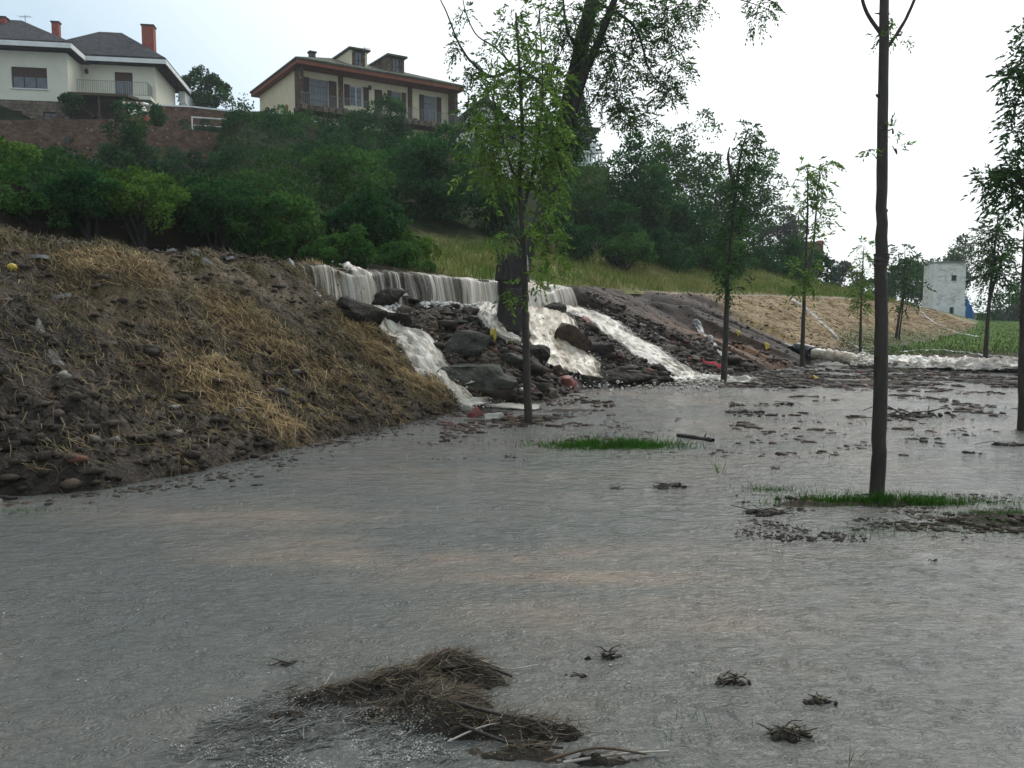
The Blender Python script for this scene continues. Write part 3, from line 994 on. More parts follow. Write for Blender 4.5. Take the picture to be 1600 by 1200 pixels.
def wall_holes(b, x0, x1, z0, z1, y, holes, thick=.25):
    """wall in the xz plane at depth y (face at y, body behind it) with rectangular openings"""
    xs = sorted({x0, x1, *[h[0] for h in holes], *[h[1] for h in holes]})
    for a, c in zip(xs[:-1], xs[1:]):
        cuts = sorted([(h[2], h[3]) for h in holes if h[0] <= a + 1e-6 and h[1] >= c - 1e-6])
        z = z0
        for p, q in cuts:
            if p > z: b.box(a, c, y, y + thick, z, p)
            z = q
        if z < z1: b.box(a, c, y, y + thick, z, z1)


def window(root, x0, x1, z0, z1, y, frame, nx=2, nz=1, shutters=None, sill=None, blind=0.0, depth=.12):
    """window set in an opening at wall face y: frame part with its panes and blind"""
    f = MB()
    t = .06
    yy = y + depth
    f.box(x0, x0 + t, yy, yy + .07, z0, z1).box(x1 - t, x1, yy, yy + .07, z0, z1)
    f.box(x0 + t, x1 - t, yy, yy + .07, z1 - t, z1).box(x0 + t, x1 - t, yy, yy + .07, z0, z0 + t)
    for i in range(1, nx):
        x = x0 + (x1 - x0) * i / nx
        f.box(x - t / 2, x + t / 2, yy + .003, yy + .066, z0 + t, z1 - t)
    wo = f.build("window", frame, root)
    for i in range(nx):
        a, c = x0 + (x1 - x0) * i / nx, x0 + (x1 - x0) * (i + 1) / nx
        for j in range(nz):
            p, q = z0 + (z1 - z0) * j / nz, z0 + (z1 - z0) * (j + 1) / nz
            g = MB().box(a + .03, c - .03, yy + .03, yy + .045, p + .015, q - .015)
            g.build("pane", M_GLASS, wo)
    if blind:
        MB().box(x0 + .05, x1 - .05, yy + .004, yy + .028, z1 - (z1 - z0) * blind, z1 - .05).build("blind", M_BROWN, wo)
    if sill:
        MB().box(x0 - .08, x1 + .08, y - .08, y + .1, z0 - .08, z0 - .003).build("sill", sill, wo)
    for sg in (shutters or ()):
        w = (x1 - x0) * .42
        a = x0 - w - .03 if sg < 0 else x1 + .03
        sh = MB().box(a, a + w, y - .05, y - .004, z0 - .02, z1 + .02)
        so = sh.build("shutter", M_BROWN, root)
        sl = MB()
        for k in range(int((z1 - z0) / .12)):
            zz = z0 + .04 + k * .12
            sl.box(a + .05, a + w - .05, y - .065, y - .051, zz, zz + .07)
        tag(sl.build("slat", M_BROWN, so), kind="stuff")
    return wo


def hip_roof(x0, x1, y0, y1, z, rise, inset=None, thick=.14):
    """hipped roof shell over a rectangle, ridge along the longer side"""
    b = MB()
    w, d = x1 - x0, y1 - y0
    k = inset if inset is not None else min(w, d) / 2
    if w >= d:
        r0, r1 = (x0 + k, (y0 + y1) / 2), (x1 - k, (y0 + y1) / 2)
    else:
        r0, r1 = ((x0 + x1) / 2, y0 + k), ((x0 + x1) / 2, y1 - k)
    vs = [(x0, y0, z), (x1, y0, z), (x1, y1, z), (x0, y1, z), (x0, y0, z + thick), (x1, y0, z + thick), (x1, y1, z + thick), (x0, y1, z + thick),
          (*r0, z + thick + rise), (*r1, z + thick + rise)]
    if w >= d:
        top = [(4, 5, 9, 8), (5, 6, 9), (6, 7, 8, 9), (7, 4, 8)]
    else:
        top = [(4, 5, 8), (5, 6, 9, 8), (6, 7, 9), (7, 4, 8, 9)]
    b.add(vs, [(0, 3, 2, 1), (0, 1, 5, 4), (1, 2, 6, 5), (2, 3, 7, 6), (3, 0, 4, 7)] + top)
    return b


def railing(b, p, q, h=1.0, step=.14, r=.014):
    p, q = np.array(p, float), np.array(q, float)
    n = max(2, int(np.linalg.norm(q - p) / step))
    for i in range(n + 1):
        c = p + (q - p) * i / n
        b.bar(c, c + [0, 0, h], r, 4)
    for zz in (.06, h):
        b.bar(p + [0, 0, zz], q + [0, 0, zz], r * 1.4, 4)
    return b


def antenna(name, label, loc, h=2.2):
    o = MB()
    o.bar((0, 0, 0), (0, 0, h), .025, 5).bar((-.45, 0, h - .1), (.45, 0, h - .1), .015, 4)
    for k in range(6):
        x = -.4 + k * .16
        o.bar((x, -.28, h - .1), (x, .28, h - .1), .01, 4)
    o.bar((0, -.2, h - .5), (0, .5, h - .5), .012, 4)
    a = o.build(name, M_METAL)
    a.location = loc
    return tag(a, label, "antenna")


# --- white villa with dark roof (upper left)
D1, RZ1 = 62.0, math.atan2(.165, .986)
p0 = at(245, 184, D1)
villa = empty("villa", (p0[0], p0[1], p0[2] - .3), RZ1)
tag(villa, "white villa with dark grey hipped roof and tall red chimney", "house", "houses on the hill")
ZB = p0[2] - .3
vx = lambda px: (at(px, 130, D1)[0] - p0[0]) / .986
vz = lambda py: at(245, py, D1)[2] - ZB
vzw = lambda py: at(60, py, D1 - 4.2)[2] - ZB
vxw = lambda px: (at(px, 130, D1 - 4.2)[0] - p0[0]) / .986 - .35
zt, zf = vz(105), vz(159)
b = MB()
dx0, dx1 = vx(184), vx(210)
wall_holes(b, vx(100), 0, 0, zt, 0, [(dx0, dx1, zf, vz(115))], .3)
b.box(-.3, 0, .3, 6.2, 0, zt).box(vx(100), -.3, 6.3, 6.6, 0, zt)
wx0, wx1 = vxw(-110), vxw(98)
wz0, wz1 = vzw(138), vzw(105)
wz_st = vzw(157)
wall_holes(b, wx0, wx1, wz_st, zt - .15, -3.0, [(vxw(17), vxw(68), wz0, wz1)], .3)
wall_holes(b, -10.05, -10.0, 0, .01, 0, [])
b.box(wx1 - .3, wx1, -2.7, 0, wz_st, zt - .15).box(wx0, wx0 + .3, -2.7, 5, wz_st, zt - .15)
b.build("wall", M_CREAM, villa)
b = MB()
wall_holes(b, wx0 - .03, wx1 + .03, -2.5, wz_st - .003, -3.05, [(vxw(10), vxw(30), vzw(182), vzw(174)), (vxw(60), vxw(80), vzw(182), vzw(174))], .35)
b.box(wx1 - .3, wx1 + .03, -2.7, -.003, -2.5, wz_st - .003)
b.build("stone_base", M_STONE, villa)
for a, c in ((10, 30), (60, 80)):
    window(villa, vxw(a), vxw(c), vzw(182), vzw(174), -3.05, M_BROWN, 2)
window(villa, vxw(17), vxw(68), wz0, wz1, -3.0, M_BROWN, 3, sill=M_WHITE, blind=.44)
window(villa, dx0, dx1, zf, vz(115), 0, M_BROWN, 2, blind=.32)
ro = hip_roof(vx(60), .95, -.95, 7.4, zt + .02, vz(62) - vz(92) + 1.5, 4.0, .42).build("roof", M_SLATE, villa)
hip_roof(wx0 - .7, wx1 + .55, -3.9, 5.5, zt - .05, vzw(62) - vzw(88) + 1.6, None, .40).build("roof", M_SLATE, villa)
b = MB()
b.box(vx(60), .98, -.985, -.94, zt + .0, zt + .30).box(.94, .985, -.94, 7.4, zt + .0, zt + .30)
b.box(wx0 - .7, wx1 + .58, -3.94, -3.885, zt - .07, zt + .25).box(wx1 + .53, wx1 + .585, -3.88, -1.0, zt - .07, zt + .25)
b.build("fascia", M_WHITE, villa)
for px0, px1, py0, py1, yy in ((231, 248, 47, 92, 2.2), (22, 40, 46, 66, -.2), (105, 115, 50, 63, 3.5)):
    dd = D1 + yy + .8
    x0, x1 = (at(px0, 60, dd)[0] - p0[0]) / .986 + yy * .165, (at(px1, 60, dd)[0] - p0[0]) / .986 + yy * .165
    z0, z1 = at(px0, py1, dd)[2] - ZB - 1.2, at(px0, py0, dd)[2] - ZB
    c = MB().box(x0, x1, yy, yy + (x1 - x0) * .9, z0, z1).build("chimney", M_CHIM, ro)
    MB().box(x0 - .06, x1 + .06, yy - .06, yy + (x1 - x0) * .9 + .06, z1 + .002, z1 + .1).build("chimney_cap", M_SLATE, c)
b = MB()
railing(b, (vx(112), -1.3, zf + .05), (-.25, -1.3, zf + .05), .95)
railing(b, (-.25, -1.3, zf + .05), (-.25, -.05, zf + .05), .95)
b.build("balcony_railing", M_METAL, villa)
MB().box(vx(104), -.02, -1.45, -.004, zf - .22, zf + .03).build("balcony_slab", M_CREAM, villa)
b = MB().box(vx(143), vx(147), -.22, -.01, vz(120), vz(114)).bar((vx(145), -.12, vz(114)), (vx(145), -.12, vz(111)), .03, 5)
b.build("wall_lantern", M_BROWN, villa)
# arched porch at the right side of the villa
b = MB()
for yy in (6.3, 9.5):
    b.box(.35, .7, yy, yy + .35, 0, zt - 1.0)
b.box(.3, .75, 6.2, 10, zt - 1.0, zt - .1)
b.build("porch", M_WHITE, villa)
antenna("roof_antenna", "spindly aerial on the villa's left chimney", at(40, 46, D1 + .6), 1.0)

# pergola under the villa balcony
pp = at(110, 181, 57.5)
perg = empty("pergola", (pp[0], pp[1], pp[2] - .4), RZ1)
tag(perg, "dark tiled wooden lean-to below the villa balcony", "pergola")
pw = at(190, 160, 57.5)[0] - pp[0]
b = MB()
for x in (0.1, pw * .5, pw - .15):
    bb = MB().box(x, x + .15, 0, .15, 0, 1.75).build("post", M_WOOD, perg)
MB().add([(0, -.3, 1.75), (pw + .3, -.3, 1.75), (pw + .3, 2.4, 2.15), (0, 2.4, 2.15), (0, -.3, 1.92), (pw + .3, -.3, 1.92), (pw + .3, 2.4, 2.32), (0, 2.4, 2.32)],
         [(0, 3, 2, 1), (4, 5, 6, 7), (0, 1, 5, 4), (1, 2, 6, 5), (2, 3, 7, 6), (3, 0, 4, 7)]).build("roof", M_WOOD, perg)
MB().box(0, pw, 2.2, 2.35, 0, 1.9).build("back_wall", M_BROWN, perg)
MB().add([(pw * .15, -.2, 1.2), (pw * .15, -.05, 1.2), (pw * .42, -.05, .35), (pw * .42, -.2, .35), (pw * .15, -.2, 1.32), (pw * .15, -.05, 1.32), (pw * .42, -.05, .47), (pw * .42, -.2, .47)],
         [(0, 3, 2, 1), (4, 5, 6, 7), (0, 1, 5, 4), (1, 2, 6, 5), (2, 3, 7, 6), (3, 0, 4, 7)]).build("brace", M_WOOD, perg)
# brick barbecue with plaster hood and tile ridge
bp_ = at(218, 196, 54)
bbq = empty("barbecue", (bp_[0], bp_[1], bp_[2] - .2), .1)
tag(bbq, "round brick garden oven with cream hood and striped tile cap", "oven")
k = 54 / F
V, Q = tube_np([(0, 0, 0), (0, 0, .75)], [.62, .62], 16)
mesh_np("brick_base", V, Q, M_CHIM, bbq, smooth=True)
V, Q = tube_np([(0, 0, .752), (-.06, 0, .85), (-.12, 0, 1.3), (-.16, 0, 1.42)], [.64, .60, .50, .46], 14)
mesh_np("hood", V, Q, M_CREAM, bbq, smooth=True)
for i in range(7):
    MB().bar((-.75 + i * .19, -.55, 1.45), (-.75 + i * .19, .5, 1.62), .09, 6).build("cap_tile", M_TERRA if i % 2 else M_WHITE, bbq)

# --- brick retaining walls
def wall_thing(name, label, pts, thick, mat, cat="wall", coping=None, sub=2.5, group=None):
    """free-standing wall through ((px, py_top, d), ...) with a stepped top"""
    root = empty(name, at(*pts[0]) * np.array([1, 1, 0]))
    base = np.array(root.location)
    b = MB()
    cp = MB()
    for (a, ya, da), (c, yc, dc) in zip(pts[:-1], pts[1:]):
        p, q = at(a, ya, da) - base, at(c, yc, dc) - base
        d = unit(q[:2] - p[:2])
        n = np.array([-d[1], d[0]]) * thick
        zb = min(float(Z(p[0] + base[0], p[1] + base[1])), float(Z(q[0] + base[0], q[1] + base[1]))) - sub
        vs = [(p[0], p[1], zb), (q[0], q[1], zb), (q[0] + n[0], q[1] + n[1], zb), (p[0] + n[0], p[1] + n[1], zb),
              (p[0], p[1], p[2]), (q[0], q[1], q[2]), (q[0] + n[0], q[1] + n[1], q[2]), (p[0] + n[0], p[1] + n[1], p[2])]
        b.add(vs, [(0, 3, 2, 1), (4, 5, 6, 7), (0, 1, 5, 4), (1, 2, 6, 5), (2, 3, 7, 6), (3, 0, 4, 7)])
        e = n * .12
        vs2 = [(p[0] - e[0], p[1] - e[1], p[2] + .003), (q[0] - e[0], q[1] - e[1], q[2] + .003), (q[0] + n[0] + e[0], q[1] + n[1] + e[1], q[2] + .003), (p[0] + n[0] + e[0], p[1] + n[1] + e[1], p[2] + .003)]
        cp.add(vs2 + [(x, y, z + .10) for x, y, z in vs2], [(0, 3, 2, 1), (4, 5, 6, 7), (0, 1, 5, 4), (1, 2, 6, 5), (2, 3, 7, 6), (3, 0, 4, 7)])
    b.build("masonry", mat, root)
    if coping:
        cp.build("coping", coping, root)
    return tag(root, label, cat, group)


w1 = wall_thing("brick_wall", "weathered brick retaining wall below the white villa", [(-160, 190, 44), (60, 187, 46), (176, 186, 47)], .5, M_WALLB, coping=None)
MB().box(*(lambda c: (c[0] - .16, c[0] + .16, c[1] - .06, c[1] + .02, c[2] - .14, c[2] + .14))(at(105, 219, 46.3) - np.array(w1.location))).build("drain_hole", M_DARKM, w1)
wall_thing("brick_wall", "lower stretch of old brick wall right of the garden oven", [(170, 190, 47), (240, 197, 48), (330, 206, 49.5), (412, 216, 51)], .5, M_WALLB)
wall_thing("brick_wall", "upper brick terrace wall with pale coping left of the brown-shuttered house", [(236, 165, 57), (300, 168, 58.5), (372, 176, 60), (480, 180, 61)], .4, M_WALLB, coping=M_WHITE)
wall_thing("stone_wall", "stone wall among the bushes below the shuttered house", [(690, 222, 56), (735, 232, 58), (775, 240, 60)], .5, M_STONEB)
wall_thing("stone_wall", "ruined dry stone wall at the foot of the slope behind the waterfall", [(862, 366, 38), (895, 362, 39), (934, 372, 40.5)], .6, M_STONE, sub=.8)
# terrace railing and white garden shed edge
rl = empty("garden_railing", at(355, 196, 56) * np.array([1, 1, 0]))
base = np.array(rl.location)
for (a, ya), (c, yc) in (((300, 183), (372, 188)), ((372, 186), (432, 193)), ((432, 184), (500, 191))):
    b = MB()
    p, q = at(a, ya, 55.5) - base, at(c, yc, 56.5) - base
    b.bar(p, q, .045, 6).bar(p - [0, 0, .5], q - [0, 0, .5], .03, 6)
    b.build("rail", M_WHITE, rl)
    MB().bar(p + [0, 0, .05], p - [0, 0, 1.6], .05, 6).build("post", M_WHITE, rl)
tag(rl, "white tube railing on the garden terrace between the two houses", "railing")
sp = at(348, 216, 53.5)
sh = empty("garden_trough", (sp[0], sp[1], sp[2] - .3), .25)
MB().box(0, 3.4, 0, 1.0, 0, .55).build("side", M_CREAM, sh)
MB().box(-.06, 3.46, -.06, 1.06, .553, .72).build("rim", M_WHITE, sh)
MB().box(.7, 1.2, -.02, .04, .15, .3).build("vent", M_DARKM, sh)
tag(sh, "long low white trough on the terrace under the railing", "trough")

# --- house with brown shutters and two dormers
D2 = 60.0
q0 = at(464, 172, D2)
RZ2 = math.atan2(.55, .835)
h2 = empty("shuttered_house", (q0[0], q0[1], q0[2] - .35), RZ2)
tag(h2, "cream house with brown shutters, red eaves and two dormers", "house", "houses on the hill")
ZB2 = q0[2] - .35
hz = lambda py: at(464, py, D2)[2] - ZB2


def hx(px):          # pixel column -> metres along the facade
    a = (px - 800) / F * 1.0
    # X = q0x + .835 u, Y = D2 + .55 u ; approx X / Y' = a with the tilt taken at the facade height
    r = ray(px, 140)
    k = r[0] / r[1]
    return (k * D2 - q0[0]) / (.835 - .55 * k)


LEN = hx(706)
zt2, zf2 = hz(108), hz(165)
WIN = [(484, 513, .80, .04), (547, 567, .78, .22), (612, 627, .80, .22), (663, 681, .83, -.02)]
holes = []
for a, c, hi, lo in WIN:
    holes.append((hx(a), hx(c), zf2 + lo * 2.4, zf2 + hi * 2.55))
dr = (hx(585), hx(598), zf2 - .1, zf2 + 2.0)
b = MB()
wall_holes(b, 0, LEN, -2.5, zt2, 0, holes + [dr], .3)
b.box(0, .3, .3, 8.6, -2.5, zt2).box(LEN - .3, LEN, .3, 8.6, -2.5, zt2).box(.3, LEN - .3, 8.3, 8.6, -2.5, zt2)
b.build("wall", M_CREAM2, h2)
for i, (x0, x1, z0, z1) in enumerate(holes):
    window(h2, x0, x1, z0, z1, 0, M_WHITE if i == 1 else M_METAL, 3 if i == 0 else 2, 4, shutters=(-1, 1))
MB().box(dr[0], dr[1], .1, .18, dr[2], dr[3]).build("door", M_BROWN, h2)
for px in (464, 532, 640, 703):
    x = hx(px)
    MB().box(x - .16, x + .16, -.95 if px in (464, 703) else -.12, -.003, -.3, zt2).build("stone_pillar", M_STONEB, h2)
for px in (484, 513, 663, 681):
    pass
MB().box(-.25, LEN + .25, -1.5, -.01, zf2 - .55, zf2 - .22).build("balcony_slab", M_STONEB, h2)
b = MB()
railing(b, (-.2, -1.42, zf2 - .22), (LEN + .2, -1.42, zf2 - .22), .85, .13, .012)
b.build("balcony_railing", M_METAL, h2)
b = MB()
for k in range(26):
    x = LEN * k / 25
    b.box(x - .16, x + .17, -1.60, -1.505, zf2 - .56, zf2 - .16 + .05 * math.sin(k * 2.3))
tag(b.build("balcony_stone_edge", M_STONE, h2), kind="stuff")
r2 = hip_roof(-.55, LEN + .35, -1.55, 9.4, zt2 + .28, 2.0, 4.6, .12).build("roof", M_GREENROOF, h2)
MB().box(-.47, LEN + .27, -1.47, 9.3, zt2 + .003, zt2 + .277).build("eave", M_REDWOOD, h2)
for px0, px1, py0, py1, dep in ((551, 577, 90, 115, 63.9), (611, 634, 101, 126, 65.6)):
    u0 = hx((px0 + px1) / 2) - .68
    yl = .35
    z1 = hz(108) + (at(px0, py0, dep)[2] - at(px0, py0 + 18, dep)[2]) + 1.30
    z0 = zt2 + .5
    dm = MB().box(u0, u0 + .16, yl, yl + 3.2, z0, z1).box(u0 + 1.2, u0 + 1.36, yl, yl + 3.2, z0, z1).box(u0 + .16, u0 + 1.2, yl, yl + .15, z0, z0 + .5)
    do = dm.build("dormer", M_CREAM2 if px0 == 551 else M_STONE, h2)
    MB().box(u0 - .15, u0 + 1.51, yl - .3, yl + 3.6, z1 + .003, z1 + .14).build("dormer_roof", M_GREENROOF, do)
    MB().box(u0 + .16, u0 + .42, yl + .003, yl + .14, z0 + .5, z1 - .003).box(u0 + .94, u0 + 1.2, yl + .003, yl + .14, z0 + .5, z1 - .003).build("dormer_jamb", M_STONEB, do)
    MB().box(u0 + .42, u0 + .94, yl + .06, yl + .10, z0 + .5, z1 - .05).build("pane", M_GLASS, do)
    MB().box(u0 + .66, u0 + .70, yl + .02, yl + .055, z0 + .5, z1 - .05).box(u0 + .42, u0 + .94, yl + .02, yl + .055, z0 + .95, z0 + 1.0).build("glazing_bar", M_BROWN, do)
ch = MB().box(hx(493), hx(493) + .4, .9, 1.3, zt2 + .4, zt2 + 1.62).build("chimney", M_STONE, r2)
MB().box(hx(493) - .07, hx(493) + .47, .83, 1.37, zt2 + 1.623, zt2 + 1.72).build("chimney_cap", M_SLATE, ch)
b = MB().box(hx(577) - .09, hx(577) + .09, -.2, -.01, zt2 - .62, zt2 - .35)
b.build("wall_lantern", M_BROWN, h2)
MB().box(-.12, -.003, 1.9, 2.5, zf2 - .5, zf2 + .45).build("shutter", M_TERRA, h2)
antenna("roof_antenna", "thin aerial above the first dormer of the shuttered house", at(570, 98, 65), 1.15)

# --- pale house mostly hidden by the tree
D3 = 76.0
g0 = at(714, 246, D3)
h3 = empty("pale_house", (g0[0], g0[1], g0[2] - 1.0), .12)
tag(h3, "pale grey house half hidden behind the leaning tree", "house", "houses on the hill")
g3z = lambda py: at(714, py, D3)[2] - g0[2] + 1.0
g3x = lambda px: at(px, 190, D3)[0] - g0[0]
b = MB()
wo_ = [(g3x(738), g3x(752), g3z(192), g3z(176)), (g3x(790), g3x(812), g3z(228), g3z(205)), (g3x(850), g3x(870), g3z(228), g3z(205)), (g3x(735), g3x(757), g3z(238), g3z(214))]
wall_holes(b, 0, g3x(928), -2, g3z(200), 0, [wo_[1], wo_[2], wo_[3]], .3)
b.box(0, .3, .3, 8, -2, g3z(200)).box(g3x(928) - .3, g3x(928), .3, 8, -2, g3z(200))
b.prism([(0, g3z(200) + .002), (g3x(800), g3z(200) + .002), (g3x(756), g3z(160))], .05, .3)
b.build("wall", M_WHITE, h3)
for i in (1, 2, 3):
    window(h3, *wo_[i], 0, M_METAL, 2)
MB().box(wo_[0][0], wo_[0][1], .0, .045, wo_[0][2], wo_[0][3]).build("gable_window", M_GLASS, h3)
b = MB()
ax, bx_, cx_ = -.7, g3x(758), g3x(806)
za, zbk = g3z(200) - .1, g3z(156)
b.prism([(ax, za), (ax, za + .3), (bx_, zbk + .35), (cx_, za + .3), (cx_, za), (bx_, zbk)], -.7, 8)
b.build("roof", M_SLATE, h3)
MB().box(g3x(795), g3x(940), -.8, 8, g3z(201), g3z(196)).build("flat_roof", M_SLATE, h3)
MB().box(-.3, g3x(800), -.9, -.003, g3z(200), g3z(197)).build("canopy", M_SLATE, h3)
bl = empty("balustrade", (at(895, 250, 70)[0], 70, at(895, 252, 70)[2]), .25)
for k in range(10):
    V, Q = tube_np([(k * .28, 0, 0), (k * .28, 0, .12), (k * .28, 0, .3), (k * .28, 0, .62), (k * .28, 0, .75)], [.09, .06, .10, .05, .09], 8)
    mesh_np("baluster", V, Q, M_WHITE, bl, smooth=True)
MB().box(-.15, 2.75, -.13, .13, .752, .9).build("top_rail", M_WHITE, bl)
MB().box(-.15, 2.75, -.13, .13, -.35, -.003).build("plinth", M_WHITE, bl)
MB().box(-2.5, 3.2, -.10, .4, -5.5, -.353).build("retaining_wall", M_WALLB, bl)
MB().box(1.55, 1.95, -.16, .16, .903, 1.5).build("pier", M_WHITE, bl)
tag(bl, "white garden balustrade beside the dark conifer on the hilltop", "balustrade")

# --- far brick ruin on the right hill shoulder
f0 = at(1262, 412, 92)
fr = empty("far_building", (f0[0], f0[1], f0[2] - 1.5), .2)
MB().box(0, 1.6, 0, 4, 0, 1.5 + 2.2).build("wall", M_WALLB, fr)
MB().box(-.2, 1.8, -.2, 4.2, 3.703, 3.9).build("roof", M_TERRA, fr)
MB().box(1.62, 2.15, .5, 1.1, 0, 4.1).build("chimney", M_CHIM, fr)
tag(fr, "small brick building on the far hill shoulder at the right", "building")

# --- ruined white tower at the end of the bank
D4 = 65.0
t0 = at(1457, 496, D4)
tw = empty("tower", (t0[0], t0[1], t0[2] - .9), -.10)
tw_w = at(1506, 450, D4)[0] - t0[0]
tz = lambda py: at(1457, py, D4)[2] - t0[2] + .9
M_TOWER = surf("stained_whitewash", [(0.30, (.34, .33, .31)), (0.42, (.58, .57, .55)), (.54, (.80, .79, .76))], 2.4, .85, .4, 9, .2, detail=9, stretch=(1, 1, 1.8))
wn1 = (tw_w * .55, tw_w * .72, tz(439), tz(430))
wn2 = (tw_w * .52, tw_w * .67, tz(490), tz(480))
b = MB()
wall_holes(b, .18, tw_w, tz(478), tz(411), 0, [wn1], .35)
b.box(tw_w - .35, tw_w, .35, 2.6, tz(478), tz(411)).box(.18, .5, .35, 2.6, tz(478), tz(411)).box(.5, tw_w - .35, 2.3, 2.6, tz(478), tz(411))
b.build("upper_wall", M_TOWER, tw)
b = MB()
wall_holes(b, .12, tw_w + .05, -.5, tz(478) - .003, -.06, [wn2], .45)
b.box(tw_w - .35, tw_w + .05, .39, 2.66, -.5, tz(478) - .003).box(.12, .5, .39, 2.66, -.5, tz(478) - .003)
b.build("lower_wall", M_WHITE, tw)
MB().box(-.06, .177, -.1, .8, -.5, tz(412)).build("buttress", M_WHITE, tw)
MB().box(0.05, tw_w + .12, -.12, 2.72, tz(411) + .003, tz(411) + .12).build("roof_slab", M_ASPH, tw)
for w_ in (wn1, wn2):
    MB().box(w_[0], w_[1], .2, .24, w_[2], w_[3]).build("window", M_DARKM, tw)
tag(tw, "stained white square tower at the end of the embankment", "tower")
tp = at(1503, 497, 65.5)
b = MB()
n = 9
vs = []
for i in range(n):
    u = i / (n - 1)
    vs += [(u * .75, .05 * math.sin(u * 14), 0), (u * .62 + .02, .05 * math.sin(u * 14 + 1), 1.9 - u * 1.2)]
vs2 = [(x, y + .03, z) for x, y, z in vs]
fs = [(2 * i, 2 * i + 2, 2 * i + 3, 2 * i + 1) for i in range(n - 1)]
b.add(vs, fs)
b.add(vs2, [tuple(reversed(q)) for q in fs])
tarp = b.build("tarpaulin", M_BLUE)
tarp.location = (tp[0] + .1, tp[1] - .3, tp[2] - .2)
tag(tarp, "blue tarpaulin hanging against the right side of the tower", "tarpaulin")

# ------------------------------------------------------------------ trees and shrubs
GREENS = {
    "dark": ((.010, .044, .014), (.044, .125, .032)),
    "mid": ((.020, .066, .014), (.080, .180, .038)),
    "blue": ((.022, .052, .030), (.065, .120, .066)),
    "light": ((.040, .090, .012), (.11, .20, .035)),
    "grey": ((.035, .05, .038), (.07, .09, .065)),
    "ashmid": ((.022, .062, .016), (.085, .165, .042)),
    "conifer": ((.010, .024, .014), (.024, .045, .022)),
    "ash": ((.055, .115, .020), (.17, .27, .055)),
    "ashdark": ((.018, .050, .016), (.062, .125, .036)),
}


def leafcol(nverts, per, pal, rng, tone=None):
    a, b_ = GREENS[pal]
    k = nverts // per
    f = np.clip(rng.beta(2, 2.2, k) if tone is None else tone, 0, 1)
    return np.repeat(mixc(a, b_, f), per, 0)


def crown_points(lobes, n, rng, shell=.55):
    """points through the lobes' outer volume: centres, outward directions, weights by lobe"""
    C = np.array([l[0] for l in lobes], float)
    R = np.array([l[1] for l in lobes], float)
    vol = R.prod(1) ** (2 / 3)
    idx = rng.choice(len(lobes), n, p=vol / vol.sum())
    d = unit(rng.normal(size=(n, 3)))
    r = shell + (1 - shell) * rng.uniform(0, 1, n) ** .6
    lump = 1 + .20 * vnoise(d[:, 0] * 2.6 + idx * 3.3, d[:, 1] * 2.6 + d[:, 2] * 2.1, 201) + .12 * vnoise(d[:, 0] * 6 + idx, d[:, 2] * 6 + d[:, 1] * 4, 205)
    P = C[idx] + d * R[idx] * (r * lump)[:, None]
    return P, d, idx


def shrub(name, label, x0, x1, y0, y1, pal="mid", d=None, n=300, per=20, leaf=.13, lobes=5, seed=0, cat="shrub", group=None, trunk=.08, sink=0.0, shell=.5, tall=False):
    """bush or tree filling a photo box, standing where the box's foot meets the hill"""
    rng = np.random.default_rng(1000 + seed)
    if d is None:
        d = hit((x0 + x1) / 2, y1)[1] + sink
    a, c = at(x0, y1, d), at(x1, y0, d)
    cx, cz0, cz1 = (a[0] + c[0]) / 2, a[2], c[2]
    hw, hh = (c[0] - a[0]) / 2, (cz1 - cz0) / 2
    gz = float(Z(cx, d))
    base = np.array([cx, d, min(gz, cz0 + hh * .6) - .15])
    root = empty(name, base)
    L = []
    for i in range(lobes):
        if i == 0:
            o, r = np.array([0, 0, 0.0]), .84
        else:
            th = rng.uniform(0, 2 * math.pi)
            o = np.array([math.cos(th) * .5, math.sin(th) * .45, rng.uniform(-.55, .55)])
            r = rng.uniform(.46, .66)
        if tall: o[2] = -.6 + 1.2 * i / max(lobes - 1, 1); r *= .9
        L.append((np.array([cx, d, (cz0 + cz1) / 2]) + o * [hw, hw * .9, hh] - base, np.array([hw, hw * .9, hh]) * r))
    nc = max(14, n // 9)
    P, D, idx = crown_points(L, nc, rng, .62)
    rc = .17 * (hw + hh) * .5 * rng.uniform(.6, 1.35, nc) + leaf
    tot = n * per
    ci = rng.integers(0, nc, tot)
    u = unit(rng.normal(size=(tot, 3)) + D[ci] * .55 + np.array([0, 0, .35]))
    rr = rng.uniform(.35, 1.05, tot) ** .6
    PP = P[ci] + u * (rc[ci] * rr)[:, None] * np.array([1.1, 1.1, .8])
    DD = u * .6 + rng.normal(size=PP.shape) * .7 + np.array([0, 0, -.1])
    V, Q = leaves_np(PP, DD, leaf * rng.uniform(.6, 1.35, tot), .55, rng)
    clump = np.clip(.5 + .26 * rng.normal(size=nc), 0, 1)[ci]
    tone = np.clip(clump * .75 + .25 * rng.uniform(size=tot), 0, 1)
    mesh_np("crown", V, Q, M_LEAF, root, col=leafcol(len(V), 4, pal, rng, tone))
    parts = []
    for i in range(max(2, min(5, lobes))):
        tgt = L[i][0]
        b0 = np.array([rng.normal() * hw * .12, rng.normal() * hw * .12, 0])
        mid = b0 * .5 + tgt * .5 + rng.normal(size=3) * hw * .06
        pth = smooth_path([b0, mid, tgt + [0, 0, L[i][1][2] * .3]], 8)
        parts.append(tube_np(pth, np.linspace(trunk, trunk * .3, 8) * (1 if i == 0 else .7), 6))
    V, Q = merge(parts)
    mesh_np("trunk", V, Q, M_BARK, root, smooth=True)
    return tag(root, label, cat, group)


